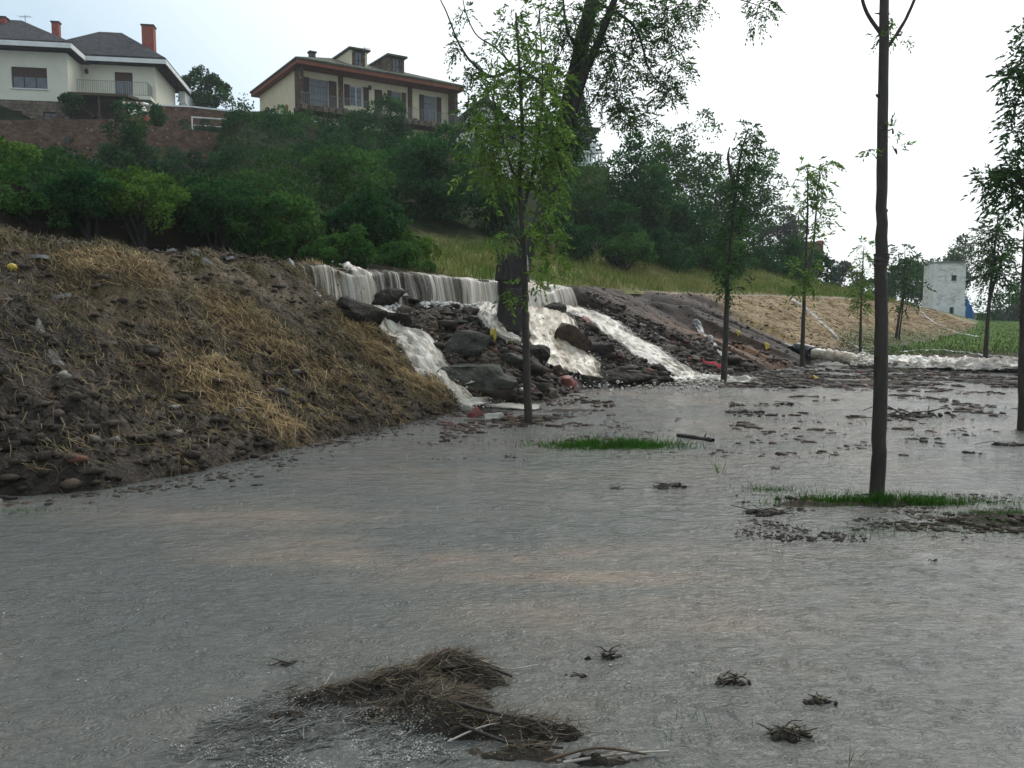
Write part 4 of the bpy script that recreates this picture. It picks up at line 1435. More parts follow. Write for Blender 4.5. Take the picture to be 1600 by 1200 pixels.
SHR = [
    ("shrub", "low bush at the grass edge right of the ruined stone wall", 868, 950, 352, 406, "dark", dict(d=36.5, n=300, leaf=.11)),
    ("shrub", "low bush at the grass edge under the pointed dark tree", 930, 1026, 354, 414, "mid", dict(d=38.5, n=340, leaf=.12)),
    ("shrub", "low bush at the grass edge under the tall leafy tree", 1008, 1106, 362, 426, "dark", dict(d=41, n=360, leaf=.13)),
    ("shrub", "low bush at the grass edge behind the second sapling", 1090, 1186, 378, 440, "mid", dict(d=45, n=360, leaf=.13)),
    ("shrub", "low bush at the grass edge left of the double-topped sapling", 1170, 1256, 398, 454, "dark", dict(d=49, n=320, leaf=.14)),
    ("shrub", "broad dark bush on the knoll left of the shuttered house", 352, 480, 176, 256, "dark", dict(d=49, n=460, leaf=.13)),
    ("shrub", "dark bush on the bare slope under the shuttered house, left", 470, 600, 196, 300, "dark", dict(d=44, n=520, leaf=.13, lobes=6)),
    ("shrub", "dark bush on the slope under the balcony, right", 560, 690, 215, 330, "dark", dict(d=42, n=560, leaf=.13, lobes=6)),
    ("shrub", "low leafy shrub right behind the left end of the curtain", 470, 590, 366, 424, "mid", dict(d=19.0, n=380, leaf=.07)),
    ("shrub", "low weedy shrub behind the middle of the curtain", 570, 680, 380, 434, "mid", dict(d=20.8, n=320, leaf=.07)),
    ("shrub", "tangled green bush in the thicket left of the big dark bush", 330, 450, 268, 352, "mid", dict(d=27, n=420, leaf=.09)),
    ("shrub", "overhanging shrub above the left crest, nearest the left edge", -70, 80, 262, 362, "mid", dict(d=16.9, n=460, leaf=.075)),
    ("shrub", "overhanging shrub above the left crest, above the yellow tussocks", 60, 200, 268, 352, "dark", dict(d=17.8, n=480, leaf=.075)),
    ("shrub", "bright trailing shrub hanging over the dark hollow behind the left crest", 140, 310, 262, 358, "light", dict(d=18.6, n=520, leaf=.07)),
    ("shrub", "dark shrub right of the bright trailing one", 270, 410, 280, 374, "dark", dict(d=19.8, n=520, leaf=.08)),
    ("shrub", "rounded shrub left of the waterfall's end", 355, 450, 300, 404, "mid", dict(d=19.6, n=420, leaf=.075)),
    ("shrub", "pale green shrub in the upper thicket, left part", 110, 260, 280, 330, "mid", dict(d=28, n=360, leaf=.10)),
    ("shrub", "light green shrub in the upper thicket below the blue-leaved one", 240, 400, 284, 340, "light", dict(d=28, n=380, leaf=.09)),
    ("shrub", "dark green shrub in the upper thicket at far left", -40, 120, 276, 330, "dark", dict(d=28, n=360, leaf=.10)),
    ("shrub", "leafy bush closing the gap below the garden balustrade", 886, 1000, 246, 350, "mid", dict(d=52, n=440, leaf=.15)),
    ("shrub", "bushes between the pointed dark tree and the leafy tree", 985, 1075, 250, 400, "mid", dict(d=49, n=420, leaf=.15)),
    ("shrub", "low bush at the top of the grass strip, middle", 820, 905, 330, 402, "dark", dict(d=41, n=300, leaf=.13)),
    ("light_shrub", "bright yellow-green foliage at the left edge below the brick wall", -60, 34, 205, 335, "light", dict(d=20, n=260, leaf=.10)),
    ("shrub", "dark green bush climbing over the middle of the brick wall", 146, 258, 168, 305, "dark", dict(d=42, n=420, tall=True)),
    ("shrub", "low dark bush at the foot of the brick wall, far left", 20, 108, 236, 306, "dark", dict(d=38)),
    ("shrub", "grey-green shrub under the wall, left of the climbing bush", 84, 160, 240, 300, "blue", dict(d=39)),
    ("shrub", "blue-leaved shrub at the foot of the wall right of the climbing bush", 238, 322, 228, 304, "blue", dict(d=40, n=340)),
    ("shrub", "dark round bush at the right end of the brick wall", 312, 404, 232, 304, "dark", dict(d=40)),
    ("shrub", "ivy clump hiding the left post of the pergola", 96, 122, 132, 184, "dark", dict(d=57, n=160, leaf=.14)),
    ("shrub", "small bush right of the garden oven", 228, 256, 168, 202, "dark", dict(d=53, n=120, leaf=.13)),
    ("shrub", "low creeper along the garden terrace railing", 286, 352, 190, 216, "blue", dict(d=53, n=120, leaf=.12)),
    ("round_tree", "round dark tree behind the terrace between the two houses", 286, 362, 118, 180, "dark", dict(d=72, n=420, leaf=.2, cat="tree", lobes=2)),
    ("shrub", "big dark bush below the left corner of the shuttered house", 384, 520, 196, 352, "dark", dict(d=40, n=620, lobes=7)),
    ("shrub", "dark bush directly under the balcony's left half", 505, 604, 160, 275, "dark", dict(d=50, n=420)),
    ("shrub", "bush hiding the middle window of the shuttered house", 570, 650, 152, 268, "dark", dict(d=53, n=380)),
    ("shrub", "trailing leafy bush on the terrace left of the shuttered house", 412, 505, 172, 222, "mid", dict(d=54, n=240)),
    ("shrub", "tallest rounded bush left of the leaning tree", 592, 742, 196, 372, "dark", dict(d=36, n=760, lobes=8)),
    ("shrub", "mid green bush in the middle of the hillside thicket", 448, 612, 250, 396, "mid", dict(d=32, n=700, lobes=8)),
    ("shrub", "low green bush just behind the left end of the waterfall", 390, 506, 318, 414, "mid", dict(d=20.5, n=420, leaf=.09)),
    ("shrub", "green bush just above the middle of the waterfall crest", 512, 640, 300, 424, "dark", dict(d=22.5, n=560, leaf=.10)),
    ("shrub", "yellow-green weed bush on the crest left of the grass", 570, 690, 365, 430, "light", dict(d=22.5, n=300, leaf=.07)),
    ("shrub", "dark hollow bush behind the leaning tree's stump", 735, 815, 296, 402, "dark", dict(d=36, n=360)),
    ("shrub", "dense bush right of the leaning trunk", 858, 950, 232, 366, "mid", dict(d=47, n=460, leaf=.15)),
    ("shrub", "dark lower bush beside the ruined stone wall", 925, 1010, 318, 412, "dark", dict(d=42, n=360, leaf=.15)),
    ("dark_tree", "darkest pointed tree in the row on the right slope", 944, 1046, 212, 416, "dark", dict(d=46, n=700, leaf=.16, cat="tree", tall=True)),
    ("tree", "tall leafy tree at the top of the right slope", 1004, 1116, 190, 400, "mid", dict(d=54, n=760, leaf=.18, lobes=7, cat="tree")),
    ("tree", "broad tree at the right end of the hillside row", 1076, 1216, 212, 410, "mid", dict(d=56, n=900, leaf=.18, lobes=8, cat="tree")),
    ("shrub", "dark undergrowth below the tall trees, middle of the right slope", 1034, 1130, 316, 432, "dark", dict(d=45, n=480, leaf=.16)),
    ("shrub", "dark undergrowth above the tan bank", 1106, 1206, 330, 444, "dark", dict(d=49, n=480, leaf=.16)),
    ("shrub", "dark bush behind the double-stemmed sapling", 1186, 1300, 366, 462, "dark", dict(d=53, n=520, leaf=.17)),
    ("hazy_tree", "grey hazy tree on the far hill shoulder", 1180, 1262, 318, 410, "grey", dict(d=82, n=360, leaf=.24, cat="tree")),
    ("shrub", "scrub on the far hill shoulder left of the tower", 1292, 1346, 412, 472, "grey", dict(d=86, n=220, leaf=.24)),
    ("tree", "dark tree directly behind the ruined tower", 1432, 1540, 372, 500, "ashdark", dict(d=84, n=560, leaf=.24, cat="tree", lobes=7)),
    ("tree", "rounded tree left of the ruined tower", 1382, 1456, 404, 496, "dark", dict(d=82, n=360, leaf=.24, cat="tree")),
    ("shrub", "dark hedge mass left of the tower, behind the thick trunk", 1300, 1400, 440, 486, "dark", dict(d=88, n=280, leaf=.24)),
    ("shrub", "dark hedge right of the tower above the green bank", 1512, 1660, 436, 532, "dark", dict(d=74, n=620, leaf=.22, lobes=7)),
    ("shrub", "pale hazy bush at the far right edge", 1568, 1680, 470, 530, "grey", dict(d=68, n=300, leaf=.2)),
]
for i, (nm, lab, x0, x1, y0, y1, pal, kw) in enumerate(SHR):
    kw = dict(kw)
    if "leaf" not in kw and kw.get("d", 40) > 34: kw["leaf"] = .145
    kw["per"] = kw.get("per", 17)
    kw["leaf"] = kw.get("leaf", .13) * 1.12
    shrub(nm, lab, x0, x1, y0, y1, pal, seed=i, group="bushes and trees on the hillside", **kw)

# conifer beside the pale house
cb = at(906, 250, 74)
cn = empty("conifer", cb)
H_ = at(906, 148, 74)[2] - cb[2]
rng = np.random.default_rng(55)
k = 2600
zf_ = rng.uniform(0.02, 1, k) ** .9
th = rng.uniform(0, 2 * math.pi, k)
rad = (1 - zf_) * 1.75 * rng.uniform(.35, 1, k) * (1 + .25 * np.sin(zf_ * 60))
P = np.column_stack([np.cos(th) * rad, np.sin(th) * rad, zf_ * H_])
D = np.column_stack([np.cos(th), np.sin(th), -.35 + 0 * th]) + .3 * rng.normal(size=(k, 3))
V, Q = leaves_np(P, D, rng.uniform(.25, .55, k), .35, rng)
mesh_np("crown", V, Q, M_LEAF, cn, col=leafcol(len(V), 4, "conifer", rng))
V, Q = tube_np([(0, 0, -.5), (0, 0, H_)], [.16, .02], 6)
mesh_np("trunk", V, Q, M_BARK, cn, smooth=True)
tag(cn, "dark pointed conifer beside the pale house", "tree")


def tree_from(name, label, base, limbs, clusters, pal, bark, leaf=.20, seed=0, cat="tree", group=None, droop=.5, k=4, nside=9, out=.6, fine=True):
    """limbs: [(points (px,py,d), r0, r1)], clusters: [(px,py,d, rx_px, ry_px, count)] of pinnate leaves"""
    rng = np.random.default_rng(3000 + seed)
    base = np.asarray(base, float)
    root = empty(name, base)
    parts = []
    for pts, r0, r1 in limbs:
        W = np.array([at(*p) if len(p) == 3 else p[:3] for p in pts]) - base
        m = max(8, 4 * len(pts))
        pth = smooth_path(W, m)
        pth[1:-1] += rng.normal(size=(m - 2, 3)) * r0 * .035
        parts.append(tube_np(pth, np.linspace(r0, r1, m), nside, .10, seed))
    LP, LD = [], []
    tw = []
    for px, py, d, rx, ry, n in clusters:
        c = at(px, py, d) - base
        R = np.array([rx * d / F, rx * d / F * .85, ry * d / F])
        u = unit(rng.normal(size=(n, 3))) * (rng.uniform(0.1, 1, n) ** .5)[:, None]
        p = c + u * R
        LP.append(p)
        LD.append(u * out + rng.normal(size=(n, 3)) * .5 + np.array([0, 0, -.15]))
        if fine:
            for q in range(max(1, n // 14)):
                j = rng.integers(n)
                e = p[j]
                s0 = c + (c - e) * .3 * rng.uniform(0, 1)
                pth = smooth_path([s0, (s0 + e) / 2 + rng.normal(size=3) * .04, e], 5)
                tw.append(tube_np(pth, np.linspace(.009, .004, 5), 4))
    V, Q = merge(parts + tw)
    mesh_np("trunk", V, Q, bark, root, smooth=True)
    if LP:
        LP, LD = np.concatenate(LP), np.concatenate(LD)
        Lf = leaf * rng.uniform(.65, 1.25, len(LP))
        V, Q = ash_leaves(LP, LD, Lf, rng, k, droop)
        tone = np.tile(np.clip(.5 + .25 * rng.normal(size=len(LP)), 0, 1), 2 * k + 1)
        mesh_np("crown", V, Q, M_LEAF, root, col=leafcol(len(V), 4, pal, rng, tone))
    return tag(root, label, cat, group)


# sapling in front of the waterfall
b0 = gp(826, 662)
d0 = b0[1]
cl = [(866, 150, d0 + .4, 20, 40, 27), (872, 210, d0 + .4, 22, 40, 32), (872, 270, d0 + .3, 20, 34, 27), (862, 325, d0 + .2, 18, 26, 17), (745, 215, d0, 20, 24, 17), (840, 30, d0, 29, 44, 35), (812, 60, d0 - .2, 34, 44, 35), (780, 110, d0, 29, 33, 32), (850, 120, d0 + .2, 34, 44, 53), (815, 140, d0 - .3, 39, 44, 62), (776, 175, d0, 34, 37, 53),
      (840, 190, d0 + .3, 41, 46, 80), (800, 215, d0 - .3, 41, 39, 71), (765, 235, d0, 34, 39, 62), (850, 245, d0, 34, 39, 62), (812, 268, d0 + .3, 43, 33, 62), (772, 285, d0 - .2, 29, 28, 38),
      (742, 262, d0 - .3, 23, 19, 13), (850, 300, d0, 27, 33, 29), (845, 356, d0 - .3, 29, 24, 32), (858, 395, d0 - .4, 20, 30, 26), (845, 425, d0 - .4, 16, 22, 12), (790, 375, d0 - .3, 20, 17, 15), (798, 452, d0 - .3, 16, 13, 8)]
tree_from("sapling", "slender leafy sapling standing in front of the waterfall and stump", b0 + [0, 0, -.15],
          [([(826, 668, d0), (823, 600, d0), (821, 520, d0), (820, 430, d0), (817, 360, d0), (812, 280, d0), (816, 200, d0), (812, 110, d0), (806, 20, d0)], .062, .014),
           ([(818, 330, d0), (838, 240, d0 + .2), (848, 140, d0 + .2), (842, 10, d0 + .1)], .026, .008), ([(814, 300, d0), (792, 240, d0 - .2), (772, 160, d0 - .1), (778, 90, d0)], .022, .006),
           ([(819, 390, d0), (782, 310, d0), (762, 240, d0)], .018, .006), ([(820, 372, d0), (845, 350, d0 - .3), (858, 385, d0 - .4)], .012, .005), ([(820, 392, d0), (800, 372, d0 - .2), (786, 372, d0 - .3)], .010, .004),
           ([(822, 450, d0), (808, 452, d0 - .2), (796, 450, d0 - .3)], .007, .003)], cl, "ash", M_BARK2, leaf=.22, seed=1)

# leaning old tree with a broken stump
st = hit(803, 522)
d1 = st[1] + .25
limbs = [([(803, 540, d1), (803, 515, d1), (803, 470, d1), (804, 430, d1), (812, 400, d1)], .40, .30),
         ([(806, 425, d1), (822, 392, d1), (848, 335, d1 + .1), (868, 260, d1 + .2), (886, 170, d1 + .3), (905, 85, d1 + .4), (926, 0, d1 + .5), (945, -90, d1 + .6)], .22, .15),
         ([(858, 300, d1 + .15), (885, 215, d1 + .1), (912, 120, d1), (940, 55, d1 - .1), (966, -20, d1 - .2)], .125, .07),
         ([(886, 168, d1 + .3), (845, 130, d1), (806, 108, d1 - .3), (770, 120, d1 - .5), (740, 100, d1 - .6), (718, 70, d1 - .7), (700, 25, d1 - .8), (684, -10, d1 - .8)], .05, .010),
         ([(806, 108, d1 - .3), (775, 75, d1 - .5), (745, 55, d1 - .5), (728, 20, d1 - .6), (720, -20, d1 - .6)], .022, .008),
         ([(905, 85, d1 + .4), (885, 40, d1), (878, -30, d1)], .035, .02), ([(926, 0, d1 + .5), (990, 40, d1), (1015, 110, d1 - .2), (1050, 150, d1 - .3)], .04, .008),
         ([(940, 55, d1 - .1), (965, 110, d1 - .2), (975, 170, d1 - .3)], .022, .006), ([(945, -60, d1 + .5), (1060, -30, d1), (1190, 10, d1 - .3)], .05, .008),
         ([(750, 200, d1 - .3), (722, 205, d1 - .4), (702, 230, d1 - .5), (690, 255, d1 - .5)], .02, .012)]
cl = [(900, 30, d1, 60, 40, 177), (960, 20, d1, 60, 34, 192), (1040, 14, d1 - .2, 55, 26, 148), (1085, 12, d1, 26, 16, 49), (1000, 60, d1, 40, 26, 103), (940, 85, d1, 40, 30, 118), (985, 100, d1 - .2, 30, 22, 74),
      (1050, 55, d1, 26, 26, 64), (1048, 108, d1 - .2, 30, 22, 88), (1040, 145, d1 - .2, 26, 16, 59), (960, 140, d1 - .2, 30, 24, 88), (985, 170, d1 - .2, 24, 16, 59), (1005, 185, d1 - .3, 24, 16, 49), (965, 183, d1, 24, 14, 44),
      (940, 150, d1, 14, 12, 20), (1190, 5, d1 - .3, 26, 14, 44), (1180, 30, d1 - .3, 12, 10, 14), (880, 80, d1 + .2, 22, 50, 88), (915, 140, d1, 16, 34, 49), (900, 200, d1, 22, 36, 74), (880, 240, d1, 28, 34, 103),
      (862, 160, d1 + .3, 20, 40, 88), (840, 110, d1, 30, 26, 74), (780, 125, d1 - .5, 30, 18, 59), (745, 100, d1 - .6, 14, 10, 20), (714, 68, d1 - .7, 10, 9, 20), (728, 20, d1 - .6, 10, 9, 17), (735, 130, d1 - .5, 22, 16, 29),
      (735, 170, d1 - .4, 24, 14, 38), (760, 190, d1 - .3, 30, 30, 88), (708, 85, d1 - .6, 8, 6, 7), (735, 115, d1 - .5, 8, 8, 8), (870, 210, d1, 26, 40, 88), (860, 290, d1 + .1, 24, 30, 64), (770, 60, d1 - .5, 14, 10, 17), (800, 30, d1, 16, 30, 35)]
old = tree_from("leaning_tree", "old leaning tree with a thick dark broken trunk in the waterfall", st + [0, 0, -.2], limbs, cl, "ashmid", M_BARK, leaf=.25, seed=2, nside=12)
# jagged broken rim and torn pale wood on the stump
rng = np.random.default_rng(77)
parts = []
for i in range(15):
    a = i / 15 * 2 * math.pi
    c = at(801, 425, d1) + np.array([math.cos(a) * .30, math.sin(a) * .27, -.2]) - st - [0, 0, -.2]
    h = rng.uniform(.25, .65) * (1.2 if math.cos(a) < 0 else .5)
    parts.append(tube_np([c, c + [.02, 0, h * .6], c + [.05 * rng.normal(), 0, h]], [.10, .07, .012], 6, .3, i))
V, Q = merge(parts)
mesh_np("broken_rim", V, Q, M_BARK, old, smooth=True)
c = at(822, 410, d1 - .28) - st - [0, 0, -.2]
mesh_np("torn_wood", *tube_np([c + [0, 0, -.25], c, c + [.02, 0, .16]], [.05, .045, .01], 6, .3, 3), M_PALE, old)

# tall bare trunk on the grassy islet
b0 = gp(1371, 781)
d2 = b0[1]
tree_from("bare_trunked_tree", "tall straight bare-trunked tree on the grassy islet at right", b0 + [0, 0, -.1],
          [([(1370, 790, d2), (1373, 700, d2), (1376, 600, d2), (1377, 500, d2), (1377, 405, d2), (1378, 300, d2), (1380, 150, d2), (1382, 0, d2), (1384, -200, d2)], .064, .034),
           ([(1377, 415, d2), (1377, 405, d2), (1377, 396, d2)], .060, .058),
           ([(1381, 58, d2), (1366, 38, d2), (1352, 14, d2), (1340, -30, d2)], .018, .012), ([(1382, 80, d2), (1402, 52, d2), (1420, 20, d2), (1440, -30, d2)], .015, .011),
           ([(1380, 118, d2), (1388, 108, d2)], .006, .003), ([(1383, 330, d2), (1387, 328, d2 - .02)], .02, .008), ([(1372, 150, d2), (1369, 148, d2 - .02)], .016, .006), ([(1370, 560, d2), (1367, 558, d2 - .03)], .02, .008), ([(1385, 470, d2), (1388, 468, d2 - .02)], .016, .006)],
          [(1394, 208, d2, 12, 10, 6), (1399, 232, d2 - .1, 9, 6, 4), (1358, 234, d2 - .1, 12, 6, 5), (1390, 195, d2, 6, 8, 3), (1408, 56, d2, 10, 8, 6), (1394, 40, d2, 10, 8, 5), (1390, 22, d2, 5, 8, 3), (1373, 62, d2 - .1, 8, 5, 4)],
          "ash", M_BARK2, leaf=.10, seed=3, nside=12, droop=.3)

# saplings planted in a row along the foot of the bank
def sapling(label, stems, cl, pal="ash", r=.05, seed=0, leaf=.28, group="young trees planted along the bank"):
    b0 = stems[0][0]
    base = gp(b0[0], b0[1])
    base = np.array([base[0], base[1], max(float(Z(base[0], base[1])), -.05) - .1])
    d = b0[2]
    L = []
    for i, s in enumerate(stems):
        L.append((s, r if i == 0 else r * .6, r * .2))
    return tree_from("sapling", label, base, L, cl, pal, M_BARK2, leaf=leaf, seed=seed, group=group)


d = gp(1130, 600)[1]
sapling("leafy sapling before the rilled bare bank, second from the waterfall", [[(1130, 604, d), (1134, 520, d), (1138, 430, d), (1146, 330, d), (1156, 250, d), (1170, 200, d)], [(1148, 300, d), (1138, 250, d), (1140, 230, d)]],
        [(1176, 202, d, 10, 12, 18), (1168, 235, d, 18, 20, 40), (1158, 270, d, 18, 24, 50), (1150, 310, d, 16, 24, 44), (1144, 350, d, 16, 24, 44), (1140, 390, d, 20, 22, 44), (1140, 425, d, 22, 18, 36), (1146, 450, d, 14, 10, 14)], "ashdark", .075, 11)
d = gp(1253, 576)[1]
sapling("double-topped sapling beside the corrugated pipe", [[(1253, 580, d), (1255, 510, d), (1257, 460, d), (1259, 400, d), (1262, 330, d), (1262, 262, d)], [(1258, 440, d), (1270, 390, d + .3), (1276, 320, d + .3), (1282, 256, d + .3)]],
        [(1256, 265, d, 12, 12, 18), (1284, 258, d, 16, 12, 22), (1260, 290, d, 14, 12, 18), (1284, 290, d, 16, 14, 24), (1252, 318, d, 16, 12, 22), (1284, 320, d, 16, 14, 24), (1258, 348, d, 12, 10, 12), (1284, 350, d, 14, 14, 18), (1276, 375, d, 10, 10, 9),
         (1260, 415, d - .3, 18, 14, 20), (1256, 440, d - .3, 18, 14, 26), (1250, 452, d - .3, 10, 8, 8)], "ash", .07, 12, leaf=.34)
d = gp(1344, 558)[1]
sapling("small sapling just left of the bare-trunked tree", [[(1344, 560, d), (1345, 500, d), (1347, 440, d), (1350, 385, d)]],
        [(1350, 388, d, 9, 10, 14), (1348, 410, d, 15, 12, 22), (1348, 445, d, 15, 20, 40), (1346, 470, d, 14, 14, 24)], "ash", .06, 13, leaf=.38)
d = gp(1400, 546)[1]
sapling("forked sapling between the bare-trunked tree and the tower", [[(1398, 548, d), (1404, 500, d), (1412, 450, d), (1414, 390, d)], [(1403, 546, d), (1408, 500, d), (1416, 440, d), (1424, 400, d)]],
        [(1414, 388, d, 14, 9, 16), (1402, 405, d, 12, 10, 14), (1426, 405, d, 12, 10, 14), (1412, 425, d, 20, 12, 24), (1400, 440, d, 10, 10, 10), (1424, 440, d, 14, 16, 16), (1416, 470, d, 12, 14, 12)], "ashdark", .07, 14, leaf=.5)
d = gp(1540, 574)[1]
sapling("dense-crowned sapling at the torrent right of the tower", [[(1539, 578, d), (1542, 520, d), (1548, 450, d), (1554, 390, d), (1560, 335, d)], [(1546, 470, d), (1560, 420, d), (1572, 390, d)]],
        [(1558, 340, d, 20, 16, 40), (1550, 365, d, 22, 18, 60), (1566, 385, d, 24, 18, 60), (1552, 410, d, 24, 20, 70), (1572, 430, d, 22, 14, 40), (1548, 440, d, 18, 14, 36), (1580, 452, d, 14, 8, 12)], "ashdark", .075, 15, leaf=.34)
d = gp(1600, 672)[1]
sapling("tree cut off by the right edge of the picture", [[(1600, 676, d), (1601, 560, d), (1604, 420, d), (1610, 280, d), (1614, 120, d), (1618, -40, d)], [(1608, 300, d), (1580, 270, d), (1550, 268, d)], [(1612, 150, d), (1590, 110, d), (1576, 122, d)]],
        [(1606, 50, d, 16, 20, 30), (1598, 90, d, 22, 24, 50), (1590, 120, d, 22, 16, 40), (1600, 160, d, 22, 22, 50), (1590, 195, d, 22, 14, 36), (1605, 240, d, 26, 22, 50), (1595, 265, d, 26, 20, 50), (1565, 275, d, 24, 14, 40), (1545, 285, d, 18, 14, 26),
         (1575, 300, d, 22, 14, 34), (1612, 310, d, 24, 24, 40), (1600, 385, d, 12, 12, 10)], "ashdark", .085, 16, leaf=.22)

# ------------------------------------------------------------------ thickets and grass (uncountable)
rng = np.random.default_rng(404)


def hill_scatter(n, s0, s1, q0, q1, mask=None):
    s, q = rng.uniform(s0, s1, n), rng.uniform(q0, q1, n)
    if mask is not None:
        k = mask(s, q)
        s, q = s[k], q[k]
    X, Y = to_xy(s, crest(s)[0] - q)
    return s, q, X, Y, hill_z(s, q)


# brambles over the left half of the slope
s, q, X, Y, zz = hill_scatter(190000, -4, 48, 4.5, 30, lambda s, q: (rng.uniform(size=len(s)) < np.clip(1.35 - q / 18, .14, 1)) & (s - .6 * q < 13.5) & ((q > 6.3) | (s < 17)) & (np.abs(-1 + 0 * s) > 0))
lump = np.clip(.55 + 1.1 * fbm(X * .55, Y * .55, 3, 301), 0, 1.5)
edge = np.clip((q - 4.5) / .5, .0, 1)
keep = rng.uniform(size=len(s)) < (.25 + .75 * np.clip(lump, 0, 1)) * edge
s, q, X, Y, zz, lump = (v[keep] for v in (s, q, X, Y, zz, lump))
hgt = lump * rng.uniform(.1, 1.0, len(s)) ** .5 * 1.15
P = np.column_stack([X + .15 * rng.normal(size=len(s)), Y + .15 * rng.normal(size=len(s)), np.where(q < 5.2, hill_z(s, np.full(len(s), 5.4)) - .75 * rng.uniform(size=len(s)) ** 2, zz) + hgt * np.where(q < 5.2, .5, 1) - .1])
D = rng.normal(size=(len(s), 3)) + np.array([.25, -.35, .15])
V, Q = leaves_np(P, D, rng.uniform(.08, .17, len(s)) * np.clip(.7 + q / 30, .8, 1.5), .6, rng)
f = np.clip(.5 + .9 * fbm(X * .35 + 7, Y * .35, 3, 305), 0, 1)
ca = mixc((.008, .028, .009), (.026, .066, .018), rng.beta(2, 2, len(s)))
cb_ = mixc((.016, .048, .010), (.050, .110, .022), rng.beta(2, 2, len(s)))
br = mesh_np("bramble_thicket", V, Q, M_LEAF, col=np.repeat(mixc(ca, cb_, f), 4, 0))
tag(br, "dense green brambles covering the slope behind the embankment", "brambles", kind="stuff")

# rank grass on the strip behind the crest
s, q, X, Y, zz = hill_scatter(44000, 13, 66, .5, 7.0, lambda s, q: (s + q * .3 > 15.5) & (rng.uniform(size=len(s)) < .35 + .65 * np.clip(.5 + fbm(s * .7, q * .7, 2, 311), 0, 1)))
n = len(s)
P = np.column_stack([X, Y, zz - .02])
D = np.column_stack([.25 * rng.normal(size=n), .25 * rng.normal(size=n), np.ones(n)])
V, Q = blades_np(P, D, rng.uniform(.12, .36, n), rng.uniform(.015, .035, n), .5, rng)
f = np.clip(.5 + .8 * fbm(X * .4, Y * .4, 3, 315) + .2 * rng.normal(size=n), 0, 1)
gr = mesh_np("meadow_grass", V, Q, M_LEAF, col=np.repeat(mixc(mixc((.055, .115, .020), (.115, .19, .036), f), (.26, .23, .09), np.clip(.5 + fbm(X * .8 + 5, Y * .8, 3, 319) - .1, 0, 1) * .8), 6, 0))
tag(gr, "long yellow-green grass on the strip behind the crest", "grass", kind="stuff")

# green field at the far right
n = 28000
px = rng.uniform(1310, 1720, n)
py = 500 + 72 * rng.uniform(0, 1, n) ** .8
a_, b_ = (px - 800) / F, (600 - py) / F
k_ = (0.45 - EYE) / (-SP + b_ * CP)
X, Y = a_ * k_, (CP + b_ * SP) * k_
z_ = Z(X, Y)
m = (z_ > .06) & (Y < 90)
s_, t_ = to_st(X, Y)
w_ = (toe(s_) - t_) / (toe(s_) - crest(s_)[0])
m &= (w_ < .32 + .1 * fbm(X * .5, Y * .5, 2, 123)) | (s_ > 66)
m &= ~((np.abs(Y - 27) < .0))
X, Y, z_ = X[m], Y[m], z_[m]
n = len(X)
V, Q = blades_np(np.column_stack([X, Y, z_ - .02]), np.column_stack([.3 * rng.normal(size=n), .3 * rng.normal(size=n), np.ones(n)]), rng.uniform(.05, .14, n), rng.uniform(.02, .045, n), .4, rng)
fg = mesh_np("field_grass", V, Q, M_LEAF, col=np.repeat(mixc((.028, .068, .010), (.065, .115, .02), rng.beta(2, 2, n)), 6, 0))
tag(fg, "short green grass on the far right bank", "grass", kind="stuff")


def tuft_field(name, label, px, py, rx, ry, n, L=(.05, .14), pal="light", w=(.003, .007), seed=0, lean=.35):
    rng = np.random.default_rng(seed)
    c = gp(px, py)
    u = rng.normal(size=(n, 2)) * .5
    k = vnoise(u[:, 0] * 5 + seed, u[:, 1] * 4, 77 + seed) > -.25
    u = u[k]
    n = len(u)
    X, Y = c[0] + u[:, 0] * rx, c[1] + u[:, 1] * ry
    zz = np.maximum(Z(X, Y), -.03)
    V, Q = blades_np(np.column_stack([X, Y, zz - .01]), np.column_stack([lean * rng.normal(size=n), lean * rng.normal(size=n), np.ones(n)]), rng.uniform(*L, n), rng.uniform(*w, n), .5, rng)
    o = mesh_np(name, V, Q, M_LEAF, col=leafcol(len(V), 6, pal, rng))
    return tag(o, label, "grass", kind="stuff")


GREENS["turf"] = ((.022, .075, .008), (.062, .16, .02))
tuft_field("grass_islet", "bright green grass islet in the middle of the flood", 955, 697, .85, .30, 5200, (.05, .13), "turf", (.006, .012), 1)
tuft_field("grass_islet", "grass at the foot of the bare-trunked tree", 1400, 786, .85, .13, 4200, (.04, .11), "turf", (.004, .008), 2)
tuft_field("grass_islet", "grass on the mud at the right edge", 1575, 805, .5, .14, 1200, (.04, .09), "mid", (.004, .007), 3)
tuft_field("grass_islet", "thin grass on the mud spit left of the bare-trunked tree", 1200, 766, .28, .10, 900, (.03, .08), "mid", (.004, .007), 4)
tuft_field("grass_islet", "small green weeds in the water at the left bank", 50, 798, .45, .09, 900, (.02, .06), "turf", (.004, .009), 5)
tuft_field("grass_islet", "sparse drowned grass along the mud ridge", 1440, 830, 1.3, .22, 1500, (.03, .08), "mid", (.003, .006), 6)
for i, (px, py, rx, ry, n) in enumerate([(1150, 1145, .10, .09, 90), (1080, 1120, .08, .06, 60), (1020, 1140, .10, .06, 60), (1080, 1080, .05, .04, 36), (940, 1105, .07, .06, 50), (1330, 1195, .08, .04, 60), (1060, 1155, .05, .04, 40), (1000, 1085, .05, .04, 24)]):
    tuft_field("drowned_grass", "sparse drowned grass blades showing through the foreground water", px, py, rx, ry, n, (.03, .08), "mid", (.002, .004), 20 + i)

# ------------------------------------------------------------------ straw, clods and rubble on the bank
rng = np.random.default_rng(909)
FALL = np.array([EY * .9, -EX * .9, -.42])


def bank_points(s, w, fine=1.0):
    t = toe(s) * (1 - w) + crest(s)[0] * w
    X, Y = to_xy(s, t)
    return X, Y, bank_z(s, w, fine)


